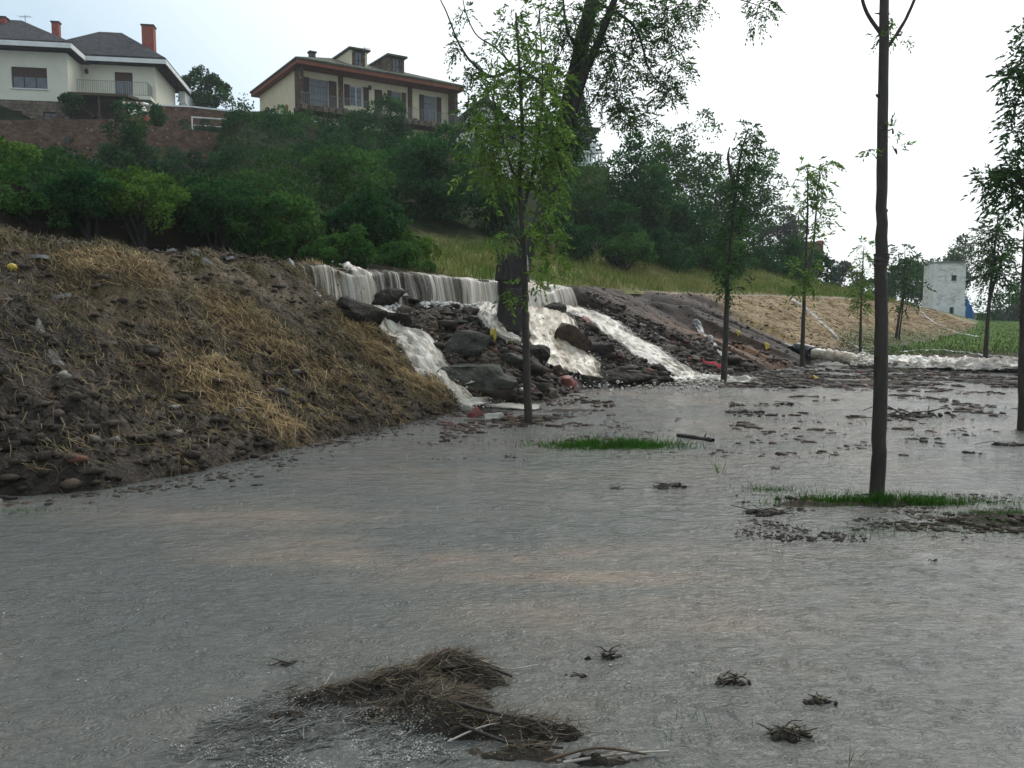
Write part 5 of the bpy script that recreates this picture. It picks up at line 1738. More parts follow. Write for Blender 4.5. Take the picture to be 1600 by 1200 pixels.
GOLD = [(520, 600, 90, 50, .45), (400, 560, 60, 50, .5), (335, 612, 70, 40, 1.0), (150, 412, 60, 30, .9), (225, 425, 45, 26, .9), (420, 660, 70, 26, .9), (645, 600, 50, 30, 1.0), (355, 500, 70, 40, .6), (600, 560, 50, 40, .7), (680, 612, 40, 20, .9), (520, 470, 60, 30, .7),
        (280, 540, 60, 40, .5), (560, 520, 50, 40, .6), (440, 560, 90, 60, .45), (110, 720, 40, 20, .3), (620, 650, 50, 18, .6), (480, 640, 60, 26, .5)]
gold_c = [(hit(a, b)[:2], rx * hit(a, b)[1] / F, ry * hit(a, b)[1] / F * 2.0, k) for a, b, rx, ry, k in GOLD]


def gold(X, Y):
    g = np.zeros(np.shape(X))
    for c, rx, ry, k in gold_c:
        g = np.maximum(g, k * np.exp(-(((X - c[0]) / rx) ** 2 + ((Y - c[1]) / ry) ** 2)))
    return g


n = 210000
s, w = rng.uniform(.2, BR0 + 2.6, n), rng.uniform(.02, 1.0, n)
X, Y, zz = bank_points(s, w)
g = gold(X, Y)
patch = np.clip(.5 + 1.3 * fbm(X * .8, Y * .8, 3, 401), 0, 1)
dens = np.clip(.05 + .9 * g + .42 * patch ** 1.5 * sstep(4.0, 6.5, s) * sstep(.08, .32, w) + .20 * patch ** 2, 0, 1)
dens *= 1 - .85 * breach(s + .9) * (s > BR0 + .4)
k = rng.uniform(size=n) < dens * .62
s, w, X, Y, zz, g, patch = (v[k] for v in (s, w, X, Y, zz, g, patch))
n = len(s)
D = FALL + rng.normal(size=(n, 3)) * np.array([.55, .55, .22])
L_ = rng.uniform(.08, .34, n) * (1 + .3 * g)
lift = rng.uniform(.0, .05, n) + .03 * g
P = np.column_stack([X, Y, zz + .012 + lift])
V, Q = blades_np(P - unit(D) * L_[:, None] * .4, D, L_, rng.uniform(.004, .011, n), .35, rng, down=rng.normal(size=(n, 3)) * .28 + [0, 0, -.1])
tone = np.clip(.15 + .8 * g + .3 * patch * rng.uniform(size=n) + .16 * rng.normal(size=n), 0, 1)
c = mixc((.048, .037, .022), (.20, .142, .068), np.clip(tone * 1.5, 0, 1))
c = mixc(c, (.37, .26, .125), np.clip(tone * 2 - 1.05, 0, 1))
grn = (rng.uniform(size=n) < .12) & (g < .4)
c[grn] = c[grn] * [.7, .95, .8]
st_ = mesh_np("matted_straw", V, Q, M_STRAW, col=np.repeat(c, 6, 0))
tag(st_, "wet brown and golden straw matted down the left slope", "straw", kind="stuff")

# hanging straw fringe at the left crest
n = 5200
cl = rng.integers(0, 26, n)
cs = rng.uniform(1.5, BR0 + 1.0, 26)
cw = rng.uniform(.82, .99, 26)
s, w = cs[cl] + .14 * rng.normal(size=n), np.clip(cw[cl] + .015 * rng.normal(size=n), 0, 1)
X, Y, zz = bank_points(s, w)
D = FALL * .6 + np.array([0, 0, .45]) + rng.normal(size=(n, 3)) * .35
V, Q = blades_np(np.column_stack([X, Y, zz]), D, rng.uniform(.12, .30, n), rng.uniform(.005, .010, n), .3, rng, down=FALL * .7 + np.array([0, 0, -.9]) + .2 * rng.normal(size=(n, 3)))
fr_ = mesh_np("straw_fringe", V, Q, M_STRAW, col=np.repeat(mixc((.06, .052, .024), (.24, .20, .085), rng.beta(2, 2, n)), 6, 0))
tag(fr_, "tussocks of bent yellow grass along the left crest", "dry grass", kind="stuff")

# erosion straw on the tan stretch
n = 15000
s, w = rng.uniform(BR1 + 4, 64, n), rng.uniform(.12, 1.0, n)
far = sstep(BR1 + 8.8, BR1 + 11.3, s + 4 * (1 - w))
k = rng.uniform(size=n) < far * .8
s, w = s[k], w[k]
n = len(s)
X, Y, zz = bank_points(s, w)
D = FALL + rng.normal(size=(n, 3)) * np.array([.7, .7, .25])
V, Q = blades_np(np.column_stack([X, Y, zz + .01 + .02 * rng.uniform(size=n)]), D, rng.uniform(.2, .5, n), rng.uniform(.012, .026, n), .2, rng)
m_ = mesh_np("bank_straw", V, Q, M_STRAW, col=np.repeat(mixc((.20, .14, .068), (.36, .26, .135), rng.beta(2, 2, n)), 6, 0))
tag(m_, "tan straw mulch over the far stretch of the bank", "straw", kind="stuff")


def lump_obj(name, label, X, Y, zz, r, cols, flat=.6, cat="mud", kind="stuff"):
    n = len(X)
    S = np.column_stack([r * rng.uniform(.8, 1.6, n), r * rng.uniform(.7, 1.2, n), r * flat * rng.uniform(.6, 1.2, n)])
    V, Fc = lumps_np(np.column_stack([X, Y, zz]), S, rng, .22)
    o = mesh_np(name, V, Fc, M_CLOD, col=np.repeat(cols, 12, 0))
    return tag(o, label, cat, kind=kind)


def mudcols(n, red=.0, pale=.0):
    c = mixc((.020, .015, .012), (.075, .058, .044), rng.beta(1.6, 2.4, n))
    k = rng.uniform(size=n)
    c[k < red] = mixc((.06, .028, .02), (.13, .06, .045), rng.uniform(size=(k < red).sum()))
    c[k > 1 - pale] = mixc((.09, .085, .075), (.20, .185, .165), rng.uniform(size=(k > 1 - pale).sum()))
    return c


# left slope clods: thick low down and along the crest
n = 18000
s, w = rng.uniform(.0, BR0 + 1.2, n), rng.uniform(.0, 1.02, n)
k = rng.uniform(size=n) < np.clip(.30 + .75 * (w < .38) + .7 * (w > .9) + .3 * (s < 4.5), 0, 1) * .8
s, w = s[k], w[k]
X, Y, zz = bank_points(s, w)
lump_obj("mud_clods", "dark wet clods of mud scattered on the left slope", X, Y, zz, .014 + .075 * rng.uniform(size=len(s)) ** 4, mudcols(len(s), .02, .02))
# toe slop: clods in the shallow water along the left toe
n = 2600
s = rng.uniform(.5, BR0 + 1, n)
t = toe(s) + np.abs(rng.normal(size=n)) * .28 - .12
X, Y = to_xy(s, t)
lump_obj("mud_clods", "small clods washed out along the foot of the left slope", X, Y, np.maximum(Z(X, Y), -.01), .010 + .04 * rng.uniform(size=n) ** 3, mudcols(n, .03, .02))
# rubble in the breach
n = 6500
s, w = rng.uniform(BR0 - .3, BR1 + .8, n), rng.uniform(.0, .90, n)
X, Y, zz = bank_points(s, w)
okk = np.ones(n, bool)
for nm in ("left", "brown", "right"):
    H, W = FLOW_W[nm]
    okk &= seg_dist(X, Y, H[:, :2]) > W.mean() * .50
s, w, X, Y, zz = (v[okk] for v in (s, w, X, Y, zz))
lump_obj("rubble", "loose broken stones and mud between the cascades", X, Y, zz, .025 + .085 * rng.uniform(size=len(s)) ** 3, mudcols(len(s), .10, .07), .7, "rubble")
# big torn lumps of earth and stone
def lumps2_np(P, S, r):
    n = len(P)
    B = ICO2_V[None] * np.ones((n, 1, 1))
    for c_ in range(6):
        nn = unit(r.normal(size=(n, 1, 3)))
        dd = (B * nn).sum(-1, keepdims=True)
        B = B - np.clip(dd - r.uniform(.35, .75, (n, 1, 1)), 0, None) * nn
    B = B * (1 + .15 * r.normal(size=(n, 42, 1))) * S[:, None, :]
    a = r.uniform(0, 6.28, n)
    ca, sa = np.cos(a)[:, None], np.sin(a)[:, None]
    R = np.stack([B[..., 0] * ca - B[..., 1] * sa, B[..., 0] * sa + B[..., 1] * ca, B[..., 2]], -1)
    return (R + P[:, None]).reshape(-1, 3), (ICO2_F[None] + 42 * np.arange(n)[:, None, None]).reshape(-1, 3)


n = 430
s, w = rng.uniform(BR0 - .2, BR1 + .6, n), rng.uniform(.02, .88, n)
X, Y, zz = bank_points(s, w)
dm = np.full(n, 9.0)
for nm in ("left", "brown", "right"):
    H, W = FLOW_W[nm]
    dm = np.minimum(dm, seg_dist(X, Y, H[:, :2]) / (W.mean() * .5))
k = dm > 1.05
X, Y, zz = X[k], Y[k], zz[k]
n = len(X)
rr = .07 + .20 * rng.uniform(size=n) ** 2.2
V, Fc = lumps2_np(np.column_stack([X, Y, zz - .02]), np.column_stack([rr * rng.uniform(.9, 1.7, n), rr * rng.uniform(.8, 1.3, n), rr * rng.uniform(.5, .9, n)]), rng)
o = mesh_np("earth_lumps", V, Fc, M_CLOD, col=np.repeat(mixc((.014, .010, .007), (.066, .048, .032), rng.beta(1.3, 2.4, n)), 42, 0))
tag(o, "torn dark lumps of earth and rock between the cascades", "rubble", kind="stuff")
# foam heaped where the curtain lands
n = 2600
s = rng.uniform(BR0 + .3, BR1 - .2, n)
w = .905 - .03 * np.abs(rng.normal(size=n))
X, Y = to_xy(s, toe(s) * (1 - w) + crest(s)[0] * w)
k = fbm(s * 1.1, s * 0, 3, 633) > -.12
FOOT = np.column_stack([X, Y, bank_z(s, w, 0.0) + .03 + .08 * rng.uniform(size=n) ** 2])[k]

# gullied bare bank crumbs
n = 2200
s, w = rng.uniform(BR1, BR1 + 16, n), rng.uniform(0, 1.0, n) ** 1.3
X, Y, zz = bank_points(s, w)
lump_obj("mud_crumbs", "crumbled earth on the rilled bare bank", X, Y, zz, .015 + .06 * rng.uniform(size=n) ** 4, mudcols(n, .08, .03))


def pix_clods(name, label, n, x0, x1, y0, y1, r0, r1, red=.05, pale=.03, flat=.45, thr=.0, scl=.9, seed=0):
    px, py = rng.uniform(x0, x1, n), rng.uniform(y0, y1, n)
    G = np.array([gp(a, b)[:2] for a, b in zip(px, py)])
    k = fbm(G[:, 0] * scl, G[:, 1] * scl * 1.6, 3, 500 + seed) > thr
    G = G[k]
    r = r0 + (r1 - r0) * rng.uniform(size=len(G)) ** 3
    return lump_obj(name, label, G[:, 0], G[:, 1], np.maximum(Z(G[:, 0], G[:, 1]), 0) + .0, r, mudcols(len(G), red, pale), flat)


pix_clods("washed_gravel", "reddish gravel and mud washed out around the sapling's foot", 2600, 690, 960, 612, 690, .012, .07, .25, .06, seed=1)
pix_clods("mud_bar", "dark band of mud clods along the far edge of the flood", 5200, 1120, 1640, 572, 606, .03, .13, .04, .05, .5, -.15, seed=2)
pix_clods("mud_bar", "broken patches of mud standing out of the flood at right", 3000, 1140, 1640, 604, 672, .015, .10, .06, .02, .4, .18, .9, 3)
pix_clods("mud_bar", "scraps of mud drifting right of the floating log", 900, 960, 1640, 650, 715, .012, .06, .08, .0, .4, .24, 1.2, 4)
pix_clods("mud_ridge", "muddy ridge around the bare-trunked tree's islet", 3600, 1150, 1640, 772, 846, .006, .022, .0, .02, .5, .02, 2.2, 5)
pix_clods("mud_ridge", "coarse mud lumps on the low ridge at the right edge", 420, 1380, 1640, 800, 832, .012, .05, .0, .02, .5, -.1, 2.2, 8)
pix_clods("washed_gravel", "crumbs of mud behind the grass islet", 700, 880, 1050, 655, 700, .008, .035, .2, .0, .4, .1, 2, 6)
pix_clods("washed_gravel", "crumbs of mud strewn left of the grass islet", 700, 560, 900, 655, 720, .006, .03, .15, .0, .4, .12, 1.6, 7)

# ------------------------------------------------------------------ boulders and single stones
def boulder(name, label, px, py, wpx, hpx, mat, seed, cat="boulder", group=None, flat=1.0, cuts=15, d=None, on=None):
    r = np.random.default_rng(5000 + seed)
    c = hit(px, py + hpx * .35) if on is None else on
    k = c[1] / F
    V = ICO3_V.copy()
    for i in range(cuts):
        nn = unit(r.normal(size=3))
        lim = r.uniform(.42, .70)
        dd = V @ nn
        V = V - np.outer(np.clip(dd - lim, 0, None), nn)
    V = V * (1 + .13 * vnoise(V[:, 0] * 2.6 + seed, V[:, 1] * 2.6 + V[:, 2] * 2, seed)[:, None] + .09 * vnoise(V[:, 0] * 9, V[:, 2] * 9 + V[:, 1] * 7, seed + 1)[:, None])
    V = V * np.array([wpx * k * .80, max(wpx, hpx) * k * .66, hpx * k * .86])
    ang = r.uniform(-.4, .4)
    ca, sa = math.cos(ang), math.sin(ang)
    V = np.column_stack([V[:, 0] * ca - V[:, 1] * sa, V[:, 0] * sa + V[:, 1] * ca, V[:, 2]])
    o = mesh_np(name, V, ICO3_F, mat, smooth=False)
    o.location = c + np.array([0, max(wpx, hpx) * k * .18, hpx * k * .16])
    return tag(o, label, cat, group)


BLD = [("flat-topped grey-green boulder, upper of the two big ones", 714, 541, 80, 38, M_ROCK), ("largest long grey-green boulder beside the left cascade", 738, 580, 120, 46, M_ROCK),
       ("rounded pale grey boulder right of the largest one", 772, 598, 52, 34, M_ROCK), ("grey boulder just left of the sapling's trunk", 800, 562, 56, 34, M_ROCK),
       ("dark slab leaning right of the sapling behind the red stones", 838, 552, 50, 34, M_ROCKD), ("dark wet rock parting the left cascade", 622, 497, 44, 36, M_ROCKD),
       ("black block of earth at the lip of the left cascade", 600, 458, 66, 42, M_ROCKD), ("big dark earth block left of the left cascade", 556, 492, 72, 46, M_ROCKD),
              ("brown-topped boulder between the two right cascades", 892, 532, 58, 40, M_ROCKB),
       ("dark green rock between the right cascades, rightmost", 942, 546, 52, 36, M_ROCKD), ("small brown rock above the brown-topped boulder", 880, 512, 28, 16, M_ROCKB),
       ("small dark rock left of the long white cascade", 922, 516, 28, 18, M_ROCKD), ("dark stone under the crest right of the stump", 868, 484, 44, 26, M_ROCKD),
       ("long black slab lying at the foot of the brown cascade", 918, 594, 52, 18, M_ROCKD), ("rust-red stone at the foot of the brown cascade", 888, 598, 34, 14, M_BRICKR),
       ("upright red-brown slab beside the rust-red stone", 872, 578, 26, 22, M_ROCKB), ("dark ridge of rock beside the long white cascade", 972, 588, 70, 22, M_ROCKD),
       ("dark rock at the end of the long white cascade", 1034, 592, 44, 12, M_ROCKD), ]
for i, (lab, px, py, w_, h_, mat) in enumerate(BLD):
    boulder("boulder", lab, px, py, w_, h_, mat, i, group="boulders in the breach")
boulder("brick_fragment", "triangular red brick fragment in the shallow runoff", 742, 645, 24, 19, M_BRICKR, 60, "brick", cuts=16)
boulder("stone", "rounded pale stone washed over by the runoff", 722, 636, 36, 16, M_PALE, 61, "stone")
boulder("stone", "whitish stone right of the red brick fragment", 772, 650, 28, 13, M_PALE, 62, "stone")
boulder("stone", "small white stone left of the sapling's foot", 815, 609, 12, 9, M_PALE, 63, "stone")
boulder("stone", "flat pale stone below the largest boulder", 724, 598, 30, 9, M_PALE, 64, "stone")
boulder("stone", "reddish stone high on the rilled bank", 916, 500, 22, 14, M_BRICKR, 65, "stone")
boulder("stone", "blue-grey stone on the left straw slope", 96, 590, 34, 20, M_PALE, 66, "stone")
for i, (px, py, lab) in enumerate([(640, 470, "small dark stone just right of the black earth block"), (676, 508, "small brown stone above the flat-topped boulder's left end"), (735, 500, "small grey stone under the main curtain's right half"),
                              (720, 512, "small dark stone directly above the flat-topped boulder"), (752, 522, "small brown stone left of the yellow scrap"), (786, 590, "small grey stone behind the rounded pale boulder"),
                              (850, 602, "small dark stone left of the rust-red stone"), (838, 616, "small brown stone right of the sapling's trunk, nearest the water"), (862, 610, "small grey stone below the upright red-brown slab"),
                              (956, 572, "small dark stone above the dark ridge of rock"), (846, 500, "small brown stone right of the stump's foot")]):
    boulder("rubble_stone", lab, px, py, rng.uniform(14, 26), rng.uniform(9, 15), [M_ROCKD, M_ROCKB, M_ROCK][i % 3], 100 + i, "stone", "rubble stones between the cascades")


def slab(name, label, px, py, wpx, hpx, mat, tilt, seed, cat, group=None, th=.05):
    c = hit(px, py)
    k = c[1] / F
    r = np.random.default_rng(seed)
    n = 6
    an = np.sort(r.uniform(0, 2 * math.pi, n))
    poly = np.column_stack([np.cos(an) * wpx * k * .55, np.sin(an) * hpx * k * .9])
    b = MB()
    b.add([(x, y, 0) for x, y in poly] + [(x * .97, y * .97, th) for x, y in poly], [tuple(range(n - 1, -1, -1)), tuple(range(n, 2 * n))] + [(i, (i + 1) % n, (i + 1) % n + n, i + n) for i in range(n)])
    o = b.build(name, mat)
    o.location = c + np.array([0, 0, .03])
    o.rotation_euler = tilt
    return tag(o, label, cat, group)


for i, (px, py, w_, h_, lab) in enumerate([(320, 417, 22, 14, "broken pavement slab standing out of the left crest"), (626, 466, 22, 16, "pale broken slab between the left cascade and the curtain"), (455, 417, 16, 12, "small pale slab just left of the waterfall"),
                                           (305, 402, 26, 8, "flat pavement edge on the left crest"), (268, 398, 16, 7, "chip of pavement further left on the crest"), (64, 410, 26, 12, "greenish slab near the yellow ball"), (100, 470, 26, 8, "greenish wet stone plate on the far left slope"),
                                           (360, 409, 18, 8, "dark pavement chip right of the standing slab")]):
    slab("pavement_slab", lab, px, py, w_, h_, M_ASPH, (.9 if i in (0, 1, 2) else .35, .1 * (-1) ** i, i * .7), i, "slab", "broken pavement on the crest")

# coloured litter
M_YEL = surf("yellow_plastic", [(0.3, (.34, .24, .02)), (0.7, (.50, .37, .04))], 9, .4, .2, 30, .4)
M_RED = surf("red_cloth", [(0.3, (.30, .02, .04)), (0.7, (.48, .05, .07))], 9, .8, .5, 20, .2)
c = hit(19, 424)
V = ICO3_V * np.array([.062, .062, .056])
ball = mesh_np("ball", V, ICO3_F, M_YEL, smooth=True)
ball.location = c + [0, 0, .05]
tag(ball, "yellow ball lying on the mud at the far left crest", "ball")


def rag(name, label, px, py, wpx, hpx, mat, seed, cat="litter"):
    c = hit(px, py)
    k = c[1] / F
    u, v = np.meshgrid(np.linspace(-1, 1, 12), np.linspace(-1, 1, 8), indexing='ij')
    X = u * wpx * k * .5
    Y = v * .10 + .03 * vnoise(u * 2, v * 2, seed)
    zc = np.array([float(Z(c[0] + a, c[1] + b)) for a, b in zip(X.ravel(), Y.ravel())]).reshape(X.shape) - c[2]
    zz = zc + (1 - v ** 2) * hpx * k * .5 + .05 * vnoise(u * 3, v * 3, seed + 1) * hpx * k * 8 + .03
    m = mesh_np(name, np.stack([X, Y, zz], -1).reshape(-1, 3), grid_quads(12, 8), mat, smooth=True)
    so = m.modifiers.new("thickness", 'SOLIDIFY'); so.thickness = .008
    m.location = c
    return tag(m, label, cat)


rag("plastic_bag", "yellow plastic scrap caught on the rubble left of the stump", 771, 530, 9, 26, M_YEL, 1)
rag("plastic_bag", "yellow plastic scrap under the stump's foot", 795, 534, 12, 9, M_YEL, 2)
rag("red_cloth", "crumpled red cloth at the foot of the rilled bank", 1112, 572, 30, 8, M_RED, 3, "cloth")
rag("plastic_bag", "yellow scrap on the mud bar left of the bare-trunked tree", 1273, 593, 7, 6, M_YEL, 4)
rag("plastic_bag", "yellow scrap below the corrugated pipe's bank", 1198, 541, 6, 3, M_YEL, 5)
rag("plastic_bag", "yellow scrap beside the second sapling's bank", 1153, 519, 5, 3, M_YEL, 6)

# ------------------------------------------------------------------ corrugated pipes and the jet
def pipe(label, px0, py0, px1, py1, d0_, d1_, r):
    a, b_ = at(px0, py0, d0_), at(px1, py1, d1_)
    root = empty("drain_pipe", a)
    n = 46
    pth = np.array([(b_ - a) * t for t in np.linspace(0, 1, n)])
    rad = r * (1 + .07 * np.sign(np.sin(np.arange(n) * math.pi * .66)))
    V, Q = tube_np(pth, rad, 20)
    mesh_np("corrugated_shell", V, Q, M_DARKM, root, smooth=False)
    V2, Q2 = tube_np(pth[::-1], np.full(n, r * .86), 20)
    mesh_np("bore", V2, Q2, M_DARKM, root, smooth=True)
    e = unit(b_ - a)
    V3, Q3 = tube_np(np.array([pth[-1] - e * .03, pth[-1] + e * .035]), [r * 1.10, r * 1.10], 20)
    mesh_np("rim", V3, Q3, M_DARKM, root)
    return tag(root, label, "pipe"), b_, e


dp = gp(1285, 566)[1]
dp = hit(1268, 560)[1]
_, pe, pdir = pipe("black corrugated drain pipe spouting water onto the field", 1246, 546, 1271, 552, dp + .6, dp - .5, .215)
pipe("second dark pipe end sticking out of the mud, left of the spouting one", 1224, 543, 1235, 548, dp + .9, dp + .1, .17)
J0 = pe
jet = []
for t in np.linspace(0, 1, 9):
    j = J0 + (gp(1372, 574) - J0) * t
    j[2] = max(J0[2] * (1 - t ** 1.8) + .06 * t, .04)
    jet.append(j)
C = smooth_path(jet, 60)
V, Q = tube_np(C, np.linspace(.16, .25, 60) * (1 + .10 * fbm(np.linspace(0, 12, 60), np.zeros(60), 3, 7)), 18, .22, 9)
V[:, 2] = np.maximum(V[:, 2], -.02) * np.repeat(np.linspace(1, .75, 60), 18)
ln = np.repeat(np.linspace(0, 3, 60), 18)
an = np.tile(np.linspace(0, 1.4, 18), 60)
o = mesh_np("water_jet", V, Q, M_FALLB, smooth=True, attrs={"flow": np.column_stack([an, ln, 0 * ln]), "edge": np.ones(len(V))})
tag(o, "brown water jet arching from the corrugated pipe", kind="structure")

# ------------------------------------------------------------------ spray and foam
M_FOAM = surf("white_foam", [(0.3, (.45, .43, .40)), (0.7, (.75, .74, .72))], 9, .35, .2, 40, .4)
M_FOAMB = surf("tan_foam", [(0.3, (.30, .26, .21)), (0.7, (.58, .53, .46))], 9, .4, .2, 40, .4)


def spray(name, label, P, r, mat):
    S = np.column_stack([r * rng.uniform(.8, 1.5, len(r)), r * rng.uniform(.8, 1.4, len(r)), r * rng.uniform(.6, 1.1, len(r))])
    V, Fc = lumps_np(P, S, rng, .15)
    o = mesh_np(name, V, Fc, mat, smooth=True)
    return tag(o, label, "foam", kind="stuff")


spray("curtain_foam", "white foam where the curtain lands on the bench", FOOT, .010 + .035 * rng.uniform(size=len(FOOT)) ** 2, M_FOAM)
PP = []
for nm, cnt in (("left", 520), ("brown", 800), ("right", 800), ("middle", 160)):
    H, W = FLOW_W[nm]
    C = smooth_path(np.column_stack([H, W]), 80)
    i = (80 * rng.uniform(size=cnt) ** .8).astype(int)
    j = rng.normal(size=(cnt, 2)) * C[i, 3][:, None] * .28
    X, Y = C[i, 0] + j[:, 0], C[i, 1] + j[:, 1]
    PP.append(np.column_stack([X, Y, np.maximum(Z(X, Y), 0) + .06 + np.abs(rng.normal(size=cnt)) * .05]))
PP = np.concatenate(PP)
spray("spray", "flecks of white spray above the cascades", PP, .006 + .016 * rng.uniform(size=len(PP)) ** 2, M_FOAM)
n = 1500
px = rng.uniform(860, 1130, n)
py = 598 + rng.normal(size=n) * 5
PP = np.array([gp(a, b) for a, b in zip(px, py)])
PP[:, 2] += np.abs(rng.normal(size=n)) * .05
spray("froth_flecks", "tan froth tumbling at the foot of the cascades", PP, .01 + .03 * rng.uniform(size=n) ** 2, M_FOAMB)
n = 1500
px = 1330 + 320 * rng.uniform(size=n) ** 1.4
py = 575 + rng.normal(size=n) * 1.6
PP = np.array([gp(a, b) for a, b in zip(px, py)])
PP[:, 2] += .12 + np.abs(rng.normal(size=n)) * .06
spray("froth_flecks", "white spray thrown up by the far torrent", PP, .012 + .04 * rng.uniform(size=n) ** 2, M_FOAMB)
# rain splashes: tiny bubbles and crowns all over the flood
n = 1300
px, py = rng.uniform(-40, 1640, n), 640 + 440 * rng.uniform(size=n) ** 1.7
PP = np.array([gp(a, b) for a, b in zip(px, py)])
PP = PP[np.asarray(Z(PP[:, 0], PP[:, 1])) < 0]
M_BUB = surf("rain_bubble", [(0.3, (.22, .22, .21)), (0.7, (.40, .40, .39))], 20, .12, .1, 60, .6)
spray("rain_splashes", "raindrop splashes and bubbles on the flood water", PP, (.0018 + .005 * rng.uniform(size=len(PP)) ** 2.5), M_BUB)

# ------------------------------------------------------------------ sticks, log, floating debris
def stick_pts(p, q, sag=.0, n=6, jit=.01):
    p, q = np.asarray(p, float), np.asarray(q, float)
    t = np.linspace(0, 1, n)[:, None]
    P = p + (q - p) * t
    P[1:-1] += rng.normal(size=(n - 2, 3)) * jit
    return P


p, q = gp(1058, 682), gp(1114, 690)
lg = empty("floating_log", (p + q) / 2)
mid = (p + q) / 2
V, Q = tube_np(stick_pts(p - mid + [0, 0, .02], q - mid + [0, 0, .01], n=9, jit=.006), np.array([.022, .032, .034, .03, .033, .034, .036, .036, .030]), 10, .2, 5)
mesh_np("bark", V, Q, M_BARK, lg, smooth=True)
mesh_np("branch_stub", *tube_np([(.12, 0, .02), (.14, -.02, .07)], [.012, .008], 6), M_BARK, lg)
tag(lg, "short dark log floating right of the grass islet", "log")
for lab, pts, r, mat in [("pale bent root hanging down the straw slope", [(548, 540), (572, 560), (592, 585), (604, 604)], .028, M_WOOD), ("thin pale stick jutting from the straw above the left cascade", [(575, 560), (606, 566)], .012, M_WOOD),
                         ("dark branch lying across the lip of the left cascade", [(560, 508), (598, 512), (640, 512)], .02, M_BARK), ("dark stick at the straw's lower right edge", [(668, 605), (690, 620), (708, 632)], .02, M_BARK),
                         ("dark plank on the mud at the left water's edge", [(0, 782), (26, 785)], .02, M_BARK)]:
    H = np.array([hit(*a) for a in pts]) + [0, 0, .03]
    o0 = H.mean(0)
    V, Q = tube_np(smooth_path(H - o0, 12), np.linspace(r, r * .6, 12), 7, .25, 4)
    o = mesh_np("stick", V, Q, mat, smooth=True)
    o.location = o0
    tag(o, lab, "stick")


def debris(label, px, py, wpx, hpx, seed, twigs=9, straw=60, col=None, leafy=0, group="debris stranded in the flood"):
    """little raft of mud, twigs and straw"""
    r = np.random.default_rng(7000 + seed)
    c = gp(px, py)
    k = c[1] / F
    w, h = wpx * k, hpx * k
    root = empty("debris_raft", c)
    m = max(5, int(wpx / 5))
    P = np.column_stack([r.normal(size=m) * w * .24, r.normal(size=m) * w * .10, np.zeros(m)])
    ww = min(w, .45)
    S = np.column_stack([ww * r.uniform(.06, .18, m), ww * r.uniform(.05, .12, m), np.minimum(h * r.uniform(.2, .75, m), ww * .10)])
    V, Fc = lumps_np(P, S, r, .25)
    mesh_np("mud", V, Fc, M_CLOD, root, col=np.repeat(mixc((.018, .016, .013), (.045, .038, .03), r.uniform(size=m)), 12, 0))
    parts = []
    for i in range(twigs):
        a = np.array([r.normal() * w * .2, r.normal() * w * .08, h * r.uniform(.1, .6)])
        th = r.uniform(0, 2 * math.pi)
        L = w * r.uniform(.2, .55)
        e = a + np.array([math.cos(th) * L, math.sin(th) * L * .6, h * r.uniform(-.5, .5)])
        e[2] = max(e[2], .0)
        parts.append(tube_np(smooth_path([a, (a + e) / 2 + r.normal(size=3) * L * .06, e], 5), np.linspace(.0035, .002, 5) * max(1, w * 3.0), 5))
    V, Q = merge(parts)
    mesh_np("twigs", V, Q, M_BARK, root)["kind"] = "stuff"
    if straw:
        P = np.column_stack([r.normal(size=straw) * w * .2, r.normal(size=straw) * w * .08, h * r.uniform(.05, .6, straw)])
        D = np.column_stack([r.normal(size=straw), r.normal(size=straw) * .6, .10 * r.normal(size=straw)])
        V, Q = blades_np(P, D, r.uniform(.08, .3, straw) * w, np.full(straw, .003) * max(1, w * 2), .2, r)
        mesh_np("straw", V, Q, M_STRAW, root, col=np.repeat(mixc((.06, .05, .035), (.30, .25, .16), r.beta(1.5, 2.2, straw)), 6, 0))["kind"] = "stuff"
    return tag(root, label, "debris", group)


for i, a in enumerate([("small dark scrap of debris left of the foreground heap", 450, 1038, 44, 12, 7, 20), ("leafy scrap of debris right of the foreground heap", 946, 1028, 46, 20, 12, 30),
                       ("spiky clump of twigs and reeds in the right foreground", 1142, 1068, 56, 30, 16, 90), ("low sodden clump right of the spiky twigs", 1276, 1096, 54, 14, 7, 40),
                       ("dark raft of twigs with one pale reed at lower right", 1232, 1150, 84, 26, 18, 110), ("twiggy scrap with a yellow leaf in mid flood", 1042, 762, 64, 12, 14, 20),
                       ("tiny scrap of debris left of the yellow-leafed one", 962, 764, 24, 6, 5, 8), ("dark clod nearest the bare-trunked tree, left of two", 1429, 686, 24, 14, 4, 6),
                       ("dark clod right of its twin behind the bare-trunked tree", 1461, 686, 20, 11, 4, 6), ("dark mound of debris in the middle right flood", 1165, 645, 44, 10, 8, 20),
                       ("low debris strip behind the dark mound", 1226, 632, 40, 8, 8, 14), ("long debris strip behind the bare-trunked tree", 1430, 650, 130, 12, 14, 40),
                       ("debris at the right edge behind the islet", 1576, 696, 60, 10, 8, 20), ("scrap of debris right of the long strip", 1516, 708, 30, 8, 5, 10),
                       ("dark scrap below the mud ridge", 1242, 826, 22, 9, 5, 8), ("tiny dark scrap below the islet's reflection", 1462, 876, 14, 6, 4, 4), ("small scrap left of the mud spit", 1210, 732, 24, 7, 5, 6),
                       ("thin stick floating right of the foreground heap", 904, 1056, 40, 5, 3, 3), ("low debris on the mud spit left of the bare-trunked tree", 1244, 780, 60, 8, 8, 20), ("dark driftwood on the far green field", 1568, 545, 26, 5, 5, 6),
                       ("brush pile at the dense-crowned sapling's foot", 1548, 562, 40, 8, 10, 10), ("branchy debris line at the front of the mud spit", 1200, 802, 90, 8, 16, 30)]):
    debris(*a[:5], i, a[5], a[6])
